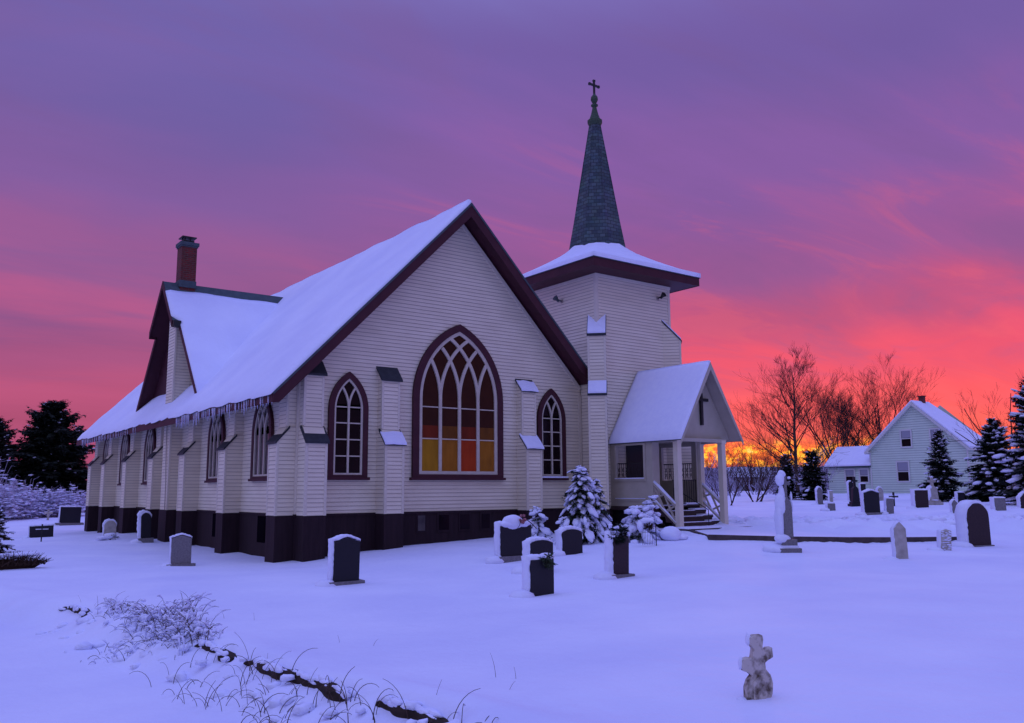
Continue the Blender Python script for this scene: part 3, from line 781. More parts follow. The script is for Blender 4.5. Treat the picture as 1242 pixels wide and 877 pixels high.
# panel mouldings
m=MB()
for z in (.86,.93,): pass
m.box(9.965,9.998,-2.36,-1.02,.84,.90); m.box(9.965,9.998,-2.36,-1.02,1.92,1.97); m.box(9.965,9.998,-2.36,-2.28,.90,1.92); m.box(9.965,9.998,-1.10,-1.02,.90,1.92)
m.box(9.965,9.998,-2.36,-1.02,.25,.30)
m.build('moulding',M['porch_paint'],porch)
m=MB(); m.box(9.955,10.06,-2.3,-1.04,.905,.935); m.box(9.955,9.997,-2.3,-1.04,.305,.325); m.build('snow_cap',M['snow_fine'],porch)
m=MB(); m.box(9.98,12.24,pf,TY0-.02,-.04,FZ-.025); m.build('landing',M['tread'],porch)
m=MB(); m.box(10.06,12.14,pf+.05,TY0-.03,-1.5,-.045); m.build('base',M['iron'],porch)
# iron grilles
for x in (10.05,12.17):
    m=MB()
    for k in range(14):
        y=-2.24+k*.088; m.beam((x,y,.9),(x,y,1.38),.014,.014,up=(1,0,0))
        if k%2==0 and k<13: 
            m.tube([(x,y,.95),(x,y+.044,1.03),(x,y+.088,1.1),(x,y+.044,1.18),(x,y,1.26)],.007,4); m.tube([(x,y+.088,.95),(x,y+.044,1.03),(x,y,1.1),(x,y+.044,1.18),(x,y+.088,1.26)],.007,4)
    m.beam((x,-2.27,1.38),(x,-1.05,1.38),.02,.03); m.build('grille',M['iron'],porch)
# door in the tower wall
m=MB(); m.box(10.7,11.9,TY0-.05,TY0-.02,FZ,2.0); d=m.build('door',M['iron'],porch)
# entrance gate on the landing
m=MB()
for k in range(12):
    x=10.95+k*.1; m.beam((x,pf+.04,.12),(x,pf+.04,.86),.016,.016,up=(0,1,0))
m.beam((10.9,pf+.04,.86),(12.1,pf+.04,.86),.03,.03); m.beam((10.9,pf+.04,.16),(12.1,pf+.04,.16),.02,.02); m.build('gate',M['iron'],porch)
# posts
for x,y in ((10.13,-3.5),(12.10,-3.5),(12.14,-2.62)):
    m=MB(); m.box(x-.085,x+.085,y-.085,y+.085,-.9,2.04); m.box(x-.105,x+.105,y-.105,y+.105,1.94,2.04); m.build('post',M['trim'],porch)
# ceiling beams
m=MB(); m.box(10.0,10.14,-3.6,pf,1.96,2.07); m.box(12.08,12.22,-3.6,pf,1.96,2.07); m.box(10.14,12.08,-3.6,-3.48,1.97,2.07); m.box(10.14,12.08,-3.48,-.85,2.05,2.08); build_each(m,'beam',M['porch_paint'],porch)
# gable panel
m=MB(); m.prism([(10.02,-3.42,2.07),(12.58,-3.42,2.07),(12.5,-3.42,pz(12.5)-.08),(PR,-3.42,4.2),(10.1,-3.42,pz(10.1)-.08)],(0,.06,0)); m.build('gable',M['porch_paint'],porch)
m=MB(); m.box(PR-.045,PR+.045,-3.50,-3.425,2.48,3.44); m.box(PR-.30,PR+.30,-3.495,-3.43,3.20,3.29); m.build('cross',M['iron'],porch)
m=MB()
for s in (-1,1):
    xe=PX0-.06 if s<0 else PX1+.04
    m.prism([(xe,-3.86,pz(xe)),(PR,-3.86,4.37),(PR,-.82,4.37),(xe,-.82,pz(xe))],(0,0,-.07))
pr=m.build('porch_roof',M['slate'],porch)
m=MB()
for s in (-1,1):
    xe=PX0-.05 if s<0 else PX1+.03
    m.face([(xe,-3.85,pz(xe)-.075),(PR,-3.85,4.37-.08),(PR,-.83,4.37-.08),(xe,-.83,pz(xe)-.075)])
m.build('soffit',M['porch_paint'],porch)
m=MB()
for s in (-1,1):
    xe=PX0-.08 if s<0 else PX1+.06
    m.prism([(xe,-3.885,pz(xe)-.02),(PR,-3.885,4.35),(PR,-3.885,4.12),(xe,-3.885,pz(xe)-.15)],(0,.024,0))
m.build('rake_board',M['porch_paint'],porch)
m=snow_sheet(lambda u,v:((PX0-.09)+(PR-PX0+.09)*v,-3.89+3.04*u+ (1-v)*0, pz((PX0-.09)+(PR-PX0+.09)*v)+.004),30,14,.075,41,edge=(1,0,1,1))
o=m.build('roof_snow',M['snow_fine'],porch,smooth=True); fix(o)
m=snow_sheet(lambda u,v:(PR+(PX1+.04-PR)*v,-3.87+3.0*u,pz(PR+(PX1+.04-PR)*v)+.004),20,8,.03,42,edge=(1,0,1,1))
o=m.build('roof_snow',M['snow_fine'],porch,smooth=True); fix(o)
# steps
for k in range(4):
    z=-.38+k*.16; y=-3.38+k*.26
    m=MB(); m.box(10.22,12.02,y-.02,y+.27,z-.045,z); m.box(10.24,12.0,y,y+.26,z-.16,z-.045); st=m.build('step',M['tread'],porch)
    m=MB(); xx0=10.22; xx1=12.02
    m.box(xx0,xx1,y-.03,y+.05,z+.002,z+.022); m.box(11.62-.06*k,12.02,y-.03,y+.24,z+.002,z+.05+.01*k); m.build('snow_cap',M['snow_fine'],porch) if True else None
m=MB(); m.box(9.9,12.75,-4.02,-3.40,-.95,-.53); m.build('slab',M['concrete'],porch)
m=snow_sheet(lambda u,v:(9.9+2.85*u,-4.02+.58*v,-.528),30,6,.05,55,edge=(1,1,1,1)); o=m.build('snow_cap',M['snow_fine'],porch,smooth=True); fix(o)
# sloping balustrades
for x in (10.06,12.12):
    m=MB(); a=V((x,-2.55,.80)); b=V((x,-3.44,.12)); a2=V((x,-2.55,.30)); b2=V((x,-3.44,-.40))
    m.beam(a,b,.09,.06); m.beam(a2,b2,.07,.05)
    for f0,f1 in ((0,.52),(.5,1.0)):
        p=a.lerp(b,f0); q=a2.lerp(b2,f1); m.beam(p,q,.04,.05); p=a2.lerp(b2,f0); q=a.lerp(b,f1); m.beam(p+V((.022,0,0)),q+V((.022,0,0)),.04,.05)
    hr=m.build('balustrade',M['porch_paint'],porch)
    m=MB(); up=V((0,0,.045)); m.tube([a+up,a.lerp(b,.3)+up*1.2,a.lerp(b,.7)+up*.9,b+up],[.045,.05,.046,.04],6)
    up=V((0,0,.035)); m.tube([a2+up,a2.lerp(b2,.5)+up,b2+up],[.03,.036,.03],6); m.build('snow_cap',M['snow_fine'],porch,smooth=True)
m=MB(); a=V((11.0,-2.55,.62)); b=V((11.25,-3.62,-.02)); m.tube([a,b],.014,6); m.tube([b,b+V((0,0,-.5))],.014,6); m.tube([a,a+V((0,0,-.5))],.014,6); m.build('handrail',M['iron'],porch)

# ------------------------------------------------------------------ kerb of the path
m=MB()
for (a,b),(c,d) in zip(CURB,CURB[1:]):
    A=V((a,b,ground(a,b)-.3)); B=V((c,d,ground(c,d)-.3)); n=V((-(d-b),c-a,0)).normalized()*.14
    m.prism([A,B,B+n,A+n],(0,0,.385))
m.prism([(8.7,-5.75,-.95),(8.85,-5.7,-.95),(10.1,-4.0,-.9),(9.92,-4.02,-.9)],(0,0,.35))
o=m.build('path_kerb',M['concrete'],None,label='low dark concrete kerb running across the snow from the porch steps',category='kerb'); fix(o)
m=MB(); prev=None
# dark retaining planks at the road bank
def bank_pt(t):
    tot=0; segs=[]
    for (a,b),(c,d) in zip(BANK,BANK[1:]): segs.append(math.hypot(c-a,d-b))
    for (p,q),l in zip(zip(BANK,BANK[1:]),segs):
        if t<=l: f=t/l; return (p[0]+(q[0]-p[0])*f,p[1]+(q[1]-p[1])*f)
        t-=l
    return BANK[-1]
def bank_at_y(y):
    for (a,b),(c,d) in zip(BANK,BANK[1:]):
        if d<=y<=b: f=(b-y)/(b-d); return a+(c-a)*f
    return BANK[-1][0]

# ------------------------------------------------------------------ gravestones
def profile(kind,w,h,n=18):
    hw=w/2; P=[(-hw,0)]
    if kind=='flat': P+=[(-hw,h),(hw,h)]
    elif kind=='round':
        for i in range(n+1): a=PI-PI*i/n; P.append((hw*math.cos(a),h-hw+hw*math.sin(a)))
    elif kind=='peak': P+=[(-hw,h-w*.55),(0,h),(hw,h-w*.55)]
    else:
        for i in range(n+1):
            u=-1+2*i/n
            if kind=='serp': z=h-.13*w*(1-math.cos(PI*u))/2
            elif kind=='ogee': z=h-.20*w*(1-math.cos(PI*min(1,abs(u)*1.5)))/2-.04*w*abs(u)
            elif kind=='arc': z=h-.11*w*u*u
            elif kind=='gothic': z=h-.75*w*(1-math.sqrt(max(0,1-abs(u)**1.6)))
            P.append((u*hw,z))
    P.append((hw,0)); return P
def ext(m,P,y0,y1,z0=0,mi=0):
    m.prism([(x,y0,z+z0) for x,z in P],(0,y1-y0,0),mi)
def snow_ribbon(P,y0,y1,z0,left,top,right=.0,front=.0):
    """snow packed on the windward side and the top of a stone"""
    m=MB(); n=len(P)
    Q=[]
    # resample
    pts=[P[0]]
    for a,b in zip(P,P[1:]):
        l=math.hypot(b[0]-a[0],b[1]-a[1]); k=max(1,int(l/.05))
        for i in range(1,k+1): pts.append((a[0]+(b[0]-a[0])*i/k,a[1]+(b[1]-a[1])*i/k))
    P=pts; n=len(P)
    rows=[]
    for i,(x,z) in enumerate(P):
        a=P[max(0,i-1)]; b=P[min(n-1,i+1)]; dx,dz=b[0]-a[0],b[1]-a[1]; l=math.hypot(dx,dz) or 1
        nx,nz=-dz/l,dx/l
        t=left*max(0,-nx)+top*max(0,nz)**.7+right*max(0,nx)
        t=t*(.8+.4*random.random())+.002
        if i==n-1 or i==0: nz=0
        row=[]
        for j,(yy,k) in enumerate(((y0,.0),(y0-.0,.55),(y0+.02,.9),((y0+y1)/2,1.05),(y1-.02,.85),(y1,.45),(y1,0))):
            kk=k*random.uniform(.92,1.08)
            row.append((x+nx*t*kk,yy+(random.uniform(-.006,.022) if j<2 else 0),z+nz*t*kk+z0))
        rows.append(row)
    for r0,r1 in zip(rows,rows[1:]):
        for j in range(6): m.face([r0[j],r0[j+1],r1[j+1],r1[j]])
    m.face(rows[0]); m.face(rows[-1]); return m
def stone(name,label,x,y,rot,kind,w,h,d,mt,base=0,left=.06,top=.05,sink=.04,cat='gravestone',group=None,tilt=0,baseh=.07,parts=()):
    z=ground(x,y)
    t=empty(name,(x,y,z-.03),math.radians(rot),label=label,category=cat)
    t['group']=group or 'gravestones in the snowy churchyard'
    t.rotation_euler.y=math.radians(tilt or random.uniform(-1.6,1.6)); t.rotation_euler.x=math.radians(random.uniform(-2,2))
    b=baseh if base else 0
    if base:
        m=MB(); m.box(-w/2-base,w/2+base,-d/2-.05,d/2+.05,-.2,b); m.build('base',M['grey_granite'],t)
        m=MB(); m.blob((-w/2-base*.3,0,b+.005),base*.9,d/2+.03,.03,sub=2); m.blob((0,d*.3,b),w/2,d/2,.03,sub=2); m.build('base_snow',M['snow_fine'],t,smooth=True)
    P=profile(kind,w,h-b)
    m=MB(); ext(m,P,-d/2,d/2,b-.02 if base else -.25) if base else ext(m,[(P[0][0],-.25)]+P+[(P[-1][0],-.25)],-d/2,d/2,0)
    s=m.build('slab',M[mt],t)
    fix(s); bv=s.modifiers.new('bevel','BEVEL'); bv.width=.008; bv.segments=2; bv.limit_method='ANGLE'
    if top or left:
        left*=.72; m=snow_ribbon(P,-d/2+.012,d/2+.05,b,left,top); o=m.build('snow_cap',M['snow_fine'],t,smooth=True); fix(o)
        # drift
        m=MB(); m.blob((-w/2-.08,.05,0),.16+left,d*.8+.1,.10+left*.4,sub=2,jit=.06); m.build('snow_drift',M['snow'],t,smooth=True)
    return t
G='gravestones'
# left churchyard
stone('gravestone','low wide dark gravestone left of the church behind a thin metal cross',-2.97,17.57,-8,'flat',.82,.48,.2,'black_granite',left=.05,top=.05)
stone('gravestone','wide dark gravestone on a long grey base by the far left church corner',-.25,27.6,0,'flat',.95,.95,.22,'black_granite',base=.16,left=.05,top=.05,baseh=.16)
stone('gravestone','small pale round-topped gravestone left of the church wall',-1.44,13.21,-5,'round',.40,.66,.15,'marble',left=.05,top=.06)
stone('gravestone','slim rounded gravestone with dark face close to the church side wall',-.95,10.3,-5,'round',.32,.98,.24,'black_granite',base=.08,left=.12,top=.07,baseh=.14)
stone('gravestone','grey weathered gravestone on a dark plinth in the snow left of the front buttress',-2.43,1.09,-8,'serp',.46,.76,.13,'grey_granite',base=.10,left=.03,top=.035,baseh=.07)
# front churchyard
stone('gravestone','tall rectangular dark gravestone on a stone base before the church gable wall',-1.75,-6.36,0,'serp',.50,.85,.13,'black_granite',base=.09,left=.07,top=.04,baseh=.08)
t=stone('gravestone','broad black gravestone with humped snowy top and faded flowers',2.75,-5.4,0,'flat',.84,.76,.14,'black_granite',base=.05,left=.09,top=.09,baseh=.10)
m=MB(); m.blob((-.05,.0,.80),.30,.12,.17,sub=3,jit=.06); m.blob((-.22,.0,.77),.22,.12,.09,sub=3,jit=.06); m.blob((.2,.0,.77),.22,.12,.08,sub=3,jit=.06); m.build('snow_hump',M['snow_fine'],t,smooth=True)
stone('gravestone','arched black gravestone directly behind the one with the green wreath',1.82,-7.42,0,'arc',.56,.60,.15,'black_granite',left=.10,top=.05)
stone('gravestone','square black gravestone with a green wreath on its snowy top',-.26,-10.02,0,'flat',.46,.55,.14,'black_granite',left=.06,top=.07)
stone('gravestone','low curved-top black gravestone beside the snowy evergreen',4.32,-5.44,0,'arc',.60,.55,.16,'black_granite',left=.06,top=.07)
stone('gravestone','narrow dark gravestone topped by a snow-filled evergreen spray',2.1,-9.3,2,'flat',.38,.76,.15,'red_granite',base=.10,left=.10,top=.05,baseh=.07)
# right churchyard
stone('gravestone','pale pointed gravestone with weathered point standing alone in the snow',8.11,-11.21,-30,'peak',.25,.78,.10,'marble',left=.02,top=.012)
t=stone('gravestone','small rough gravestone plastered with snow beside the large round-topped one',10.7,-10.79,-30,'serp',.24,.50,.12,'marble',left=.02,top=.02,tilt=4)
stone('gravestone','large dark round-topped gravestone with thick snow on its left side',12.67,-10.56,-22,'round',.62,1.02,.28,'red_granite',left=.12,top=.07,base=.04,baseh=.03)
# plaster on the rough one
m=MB()
for i in range(60): m.blob((random.uniform(-.11,.11),-.062,random.uniform(.02,.46)),random.uniform(.02,.06),.010,random.uniform(.006,.014),sub=1)
m.build('snow_crust',M['snow_fine'],t,smooth=True)
# back rows
R_=-32
rows=[
('low square dark gravestone block nearest the annex',21.71,-.89,'flat',.30,.26,.15,'grey_granite',0),
('leaning grey obelisk-topped gravestone beside the dark evergreens',24.97,1.75,'gothic',.24,.78,.14,'grey_granite',.04),
('small pale slab left of the slim black gravestone',27.6,2.9,'flat',.16,.55,.1,'marble',0),
('slim black round-topped gravestone left of the dark cross monument',27.92,2.05,'round',.22,.97,.14,'black_granite',0),
('small dark gravestone before the annex wall window',35.26,5.87,'flat',.28,.75,.16,'black_granite',0),
('wide dark curved-top gravestone on a long base in front of the mint house',20.44,-3.33,'serp',.58,.86,.2,'black_granite',.10),
('small pale pointed gravestone behind the wide curved-top one',29.3,1.42,'gothic',.27,.66,.12,'marble',0),
('low grey rectangular gravestone right of the wide curved-top one',20.97,-3.72,'flat',.27,.54,.12,'grey_granite',0),
('broad dark flat-topped gravestone beside the ornate pale monument',23.84,-3.36,'flat',.52,.70,.25,'red_granite',0),
('dark upright gravestone under the right-hand evergreens',27.26,-3.23,'flat',.28,.48,.16,'black_granite',0),
('slanted grey slab left of the large round-topped gravestone',21.31,-5.9,'peak',.20,.52,.1,'grey_granite',0),
('pale round-topped gravestone at the foot of the middle evergreen',30.97,-2.0,'round',.27,.56,.12,'marble',0),
('squat dark block gravestone in the snow at right',23.17,-6.52,'flat',.40,.48,.22,'grey_granite',0),
('reddish dark gravestone cut by the right photo edge',24.25,-6.9,'peak',.34,.62,.16,'red_granite',0),
]
for lab,x,y,k,w_,h_,d_,mt,bs in rows:
    stone('gravestone',lab,x,y,R_,k,w_,h_,d_,mt,base=bs,left=.05,top=.05)
# monuments
def monument_cross(label,x,y,h,mt,rot,w=.3,urn=False,snow=1):
    z=ground(x,y); t=empty('monument',(x,y,z-.02),math.radians(rot),label=label,category='monument')
    m=MB(); m.box(-w*.75,w*.75,-w*.55,w*.55,-.2,h*.10); m.box(-w*.6,w*.6,-w*.42,w*.42,h*.10,h*.17); m.build('plinth',M[mt],t)
    m=MB(); a=w*.46; b=w*.34; 
    m.prism([(-a,-w*.3,h*.17),(a,-w*.3,h*.17),(b,-w*.3,h*.60),(0,-w*.3,h*.70),(-b,-w*.3,h*.60)],(0,w*.6,0)); m.build('shaft',M[mt],t)
    m=MB(); cz=h*.86; m.box(-w*.12,w*.12,-w*.12,w*.12,h*.62,h); m.box(-w*.38,w*.38,-w*.11,w*.11,cz-.04,cz+.04) ; m.build('cross',M[mt],t)
    if snow:
        m=MB(); m.blob((-w*.4,.03,h*.40),w*.22,w*.42,h*.30,sub=2,jit=.06); m.blob((-w*.28,0,h*.62),w*.25,w*.3,h*.1,sub=2,jit=.1)
        m.blob((0,0,h+.01),w*.18,w*.17,.04,sub=2); m.blob((0,0,h*.18),w*.62,w*.45,.04,sub=2); m.build('snow_cap',M['snow_fine'],t,smooth=True)
    return t
monument_cross('dark granite monument topped with a cross among the back gravestones',24.06,-.51,1.22,'black_granite',R_,w=.34,snow=0)
monument_cross('ornate pale monument with slender cross beside the leftmost right-hand evergreen',26.28,-2.61,1.12,'marble',R_,w=.40)
monument_cross('tall pale monument behind the reddish gravestone at the right edge',29.5,-6.1,1.6,'marble',R_,w=.4)
# the tall snow-plastered cross monument by the kerb
x,y=7.83,-8.75; z=ground(x,y); t=empty('monument',(x,y,z-.02),math.radians(-38),label='tall stepped monument plastered with snow, its cross wrapped in a snowball',category='monument'); t.scale=(.78,.85,1)
m=MB(); m.box(-.30,.30,-.26,.26,-.2,.10); m.build('lower_step',M['grey_granite'],t)
m=MB(); m.box(-.21,.21,-.19,.19,.16,.29); m.build('upper_step',M['grey_granite'],t)
m=MB(); m.box(-.24,.24,-.21,.21,.10,.16); m.build('step_snow',M['snow_fine'],t)
P=[(-.12,0),(-.115,.66),(-.09,.76),(.01,.90),(.10,.76),(.125,.66),(.13,0)]
m=MB(); ext(m,P,-.13,.13,.33); s_=m.build('shaft',M['grey_granite'],t); fix(s_)
m=MB(); m.box(-.04,.04,-.04,.04,1.1,1.68); m.box(-.10,.13,-.035,.035,1.48,1.56); m.build('cross',M['grey_granite'],t)
m=MB(); m.blob((-.20,.02,.66),.13,.20,.46,sub=3,jit=.07); m.blob((-.14,.02,1.03),.17,.17,.30,sub=3,jit=.07); m.blob((-.11,0,1.26),.09,.1,.24,sub=3,jit=.08)
m.blob((-.16,.0,.30),.22,.22,.14,sub=3,jit=.08); m.blob((-.14,-.02,1.60),.13,.11,.14,sub=3,jit=.08); m.blob((-.08,0,1.72),.12,.10,.09,sub=3,jit=.08); m.blob((.12,0,1.64),.05,.05,.03,sub=2); m.blob((.15,-.02,1.2),.035,.05,.12,sub=2); m.blob((-.32,.1,.06),.38,.36,.14,sub=3,jit=.05); m.blob((.14,-.02,1.02),.045,.09,.14,sub=2)
m.build('snow_cap',M['snow_fine'],t,smooth=True)
# foreground weathered cross
x,y=-3.37,-16.42; z=ground(x,y); t=empty('stone_cross',(x,y,z-.02),math.radians(-26),label='small weathered stone cross, lichen stained and leaning, alone in the foreground snow',category='stone cross'); t.scale=(1.05,1,1.14)
t.rotation_euler.y=math.radians(3)
# the outline follows the broken, fleur-like arms
CP=[(-.075,-.12),(-.085,.02),(-.088,.09),(-.072,.135),(-.045,.165),(-.075,.185),(-.105,.19),(-.118,.215),(-.115,.262),(-.075,.275),(-.045,.272),(-.035,.33),(-.058,.352),(-.062,.398),(-.03,.415),(.03,.418),(.038,.39),(.032,.345),(.048,.318),(.068,.338),(.105,.342),(.112,.28),(.075,.262),(.052,.245),(.058,.205),(.095,.17),(.112,.12),(.108,.055),(.085,.01),(.06,-.03),(.06,-.12)]
def solid(P,y0,y1,name,mt,par,mod=True):
    bm=bmesh.new(); a=[bm.verts.new((x,y0,z)) for x,z in P]; f=bm.faces.new(a)
    r=bmesh.ops.extrude_face_region(bm,geom=[f]); vs=[v for v in r['geom'] if isinstance(v,bmesh.types.BMVert)]; bmesh.ops.translate(bm,verts=vs,vec=(0,y1-y0,0))
    bmesh.ops.triangulate(bm,faces=bm.faces[:]); bmesh.ops.recalc_face_normals(bm,faces=bm.faces)
    me=bpy.data.meshes.new(name); bm.to_mesh(me); bm.free(); me.materials.append(mt); o=bpy.data.objects.new(name,me); col.objects.link(o); o.parent=par
    if mod: q=o.modifiers.new('bevel','BEVEL'); q.width=.007; q.segments=2; q.limit_method='ANGLE'
    return o
solid(CP,-.032,.032,'cross',M['lichen'],t)
solid([(-.04,.0),(-.045,.12),(0,.17),(.045,.14),(.06,.06),(.04,0)],-.05,-.03,'cross_boss',M['lichen'],t)
m=MB()
for c in ((-.115,.012,.235,.018,.03,.04),(-.06,.012,.385,.015,.03,.04),(-.10,.02,-.0,.04,.05,.03)): m.blob(c[:3],*c[3:],sub=2)
m.build('snow_cap',M['snow_fine'],t,smooth=True)
# thin crosses in the left churchyard
def thin_cross(label,x,y,h,r,mt,rot=0,snow=True):
    z=ground(x,y); t=empty('cross_marker',(x,y,z),math.radians(rot),label=label,category='cross')
    m=MB(); m.box(-r,r,-r,r,-.2,h); m.box(-h*.33,-r,-r,r,h*.62,h*.62+2*r); m.box(r,h*.33,-r,r,h*.62,h*.62+2*r); m.build('cross',M[mt],t)
    if snow: m=MB(); m.box(-h*.33,h*.33,-r,r,h*.62+2*r,h*.62+2*r+.025); m.build('snow_cap',M['snow_fine'],t)
    return t
thin_cross('thin dark metal cross in front of the low wide gravestone',-3.42,14.55,.62,.022,'iron',-8)
thin_cross('faint pale wooden cross far back in the snow left of the church',-.51,32.18,.62,.05,'marble',0)
thin_cross('slender dark iron cross stand among the right-hand back gravestones',24.56,-1.89,.56,.03,'iron',R_)

# ------------------------------------------------------------------ needles, sprays, wreaths
def spray(m,c,r,n,l,mi=0,flat=.6):
    c=V(c)
    for i in range(n):
        d=V((random.gauss(0,1),random.gauss(0,1),random.gauss(0,1)*flat)).normalized()
        p=c+d*r*random.random(); q=d*l*random.uniform(.6,1.2); s=d.orthogonal().normalized()*l*.10
        m.face([p-s,p+q*.5-s*1.3,p+q,p+q*.5+s*1.3,p+s],mi)
z=ground(-.26,-10.02)
t=empty('wreath',(-.20,-10.13,z+.50),0,label='green evergreen wreath spray on the square black gravestone',category='wreath')
m=MB(); 
for c in ((0,0,.0),(.06,-.02,-.04),(-.06,-.01,.03),(.03,0,.07),(.0,-.03,-.09)): spray(m,c,.05,40,.07)
m.build('greenery',M['needle_l'],t); m=MB(); m.blob((-.05,.02,.06),.05,.05,.025,sub=2); m.blob((.07,.02,.03),.05,.04,.02,sub=2); m.build('snow_cap',M['snow_fine'],t,smooth=True)
z=ground(2.1,-9.3)
t=empty('evergreen_spray',(2.05,-9.40,z+.80),0,label='snow-laden evergreen spray on top of the narrow dark gravestone',category='spray')
m=MB()
for i in range(9): spray(m,(random.uniform(-.24,.22),random.uniform(-.08,.04),random.uniform(-.14,.07)-(.2 if i>6 else 0)),.06,60,.08)
m.build('greenery',M['needle'],t)
m=MB()
for i in range(22): m.blob((random.uniform(-.26,.22),random.uniform(-.08,.10),random.uniform(-.10,.10)),random.uniform(.02,.045),.04,random.uniform(.015,.03),sub=2)
m.build('snow_load',M['snow_fine'],t,smooth=True)
z=ground(2.75,-5.4)
t=empty('flower_bunch',(2.86,-5.55,z+.84),0,label='faded red flowers on top of the broad humped black gravestone',category='flowers')
m=MB(); 
for i in range(8): m.blob((random.uniform(-.08,.10),random.uniform(-.03,.03),random.uniform(-.09,.10)),.035,.03,.04,sub=1,jit=.3)
m.build('petals',M['red_flower'],t); m=MB(); m.tube([(.10,-.01,0),(.22,-.02,-.08),(.36,-.03,-.20)],.010,5); m.tube([(-.05,-.01,0),(-.1,-.02,-.12),(-.18,-.03,-.2)],.006,4); m.build('stem',M['dead_brush'],t)
# little snow covered wreath at foot of the pale stone
z=ground(-1.5,12.6); t=empty('wreath',(-1.5,12.6,z),0,label='small snow-covered wreath lying before the small pale round-topped gravestone',category='wreath')
m=MB(); spray(m,(.04,-.08,.08),.14,80,.08); m.build('greenery',M['needle'],t); m=MB(); m.blob((-.06,0,.12),.2,.16,.12,sub=2); m.blob((-.3,.1,.05),.22,.2,.07,sub=2); m.build('snow_cap',M['snow_fine'],t,smooth=True)
# boulder and plant stand by the porch
z=ground(7.9,-5.2); t=empty('boulder',(7.9,-5.2,z),0,label='rounded boulder buried in snow at the left of the porch steps',category='boulder')
m=MB(); m.blob((0,.05,.05),.22,.2,.17,sub=2); m.build('stone',M['grey_granite'],t,smooth=True); m=MB(); m.blob((0,0,.12),.27,.25,.20,sub=3,jit=.08); m.blob((.3,.0,.03),.3,.2,.09,sub=3,jit=.1); m.build('snow_cap',M['snow_fine'],t,smooth=True)
x,y=6.55,-5.75; z=ground(x,y); t=empty('plant_stand',(x,y,z),math.radians(-35),label='small black wire plant stand in the snowy shrub before the porch',category='plant stand')
m=MB()
for k in range(9): 
    xx=-.16+k*.04; m.beam((xx,0,0),(xx,0,.38),.006,.006,up=(0,1,0))
m.beam((-.17,0,.3),(.17,0,.3),.008,.008); m.box(.16,.18,-.01,.01,-.1,.5); m.build('wire_frame',M['iron'],t)
m=MB(); spray(m,(0,-.02,.44),.10,220,.07); m.build('dried_flowers',M['dead_brush'],t); m=MB(); m.blob((-.02,.03,.58),.2,.12,.07,sub=2); m.blob((-.2,.05,.45),.08,.1,.15,sub=2); m.build('snow_cap',M['snow_fine'],t,smooth=True)

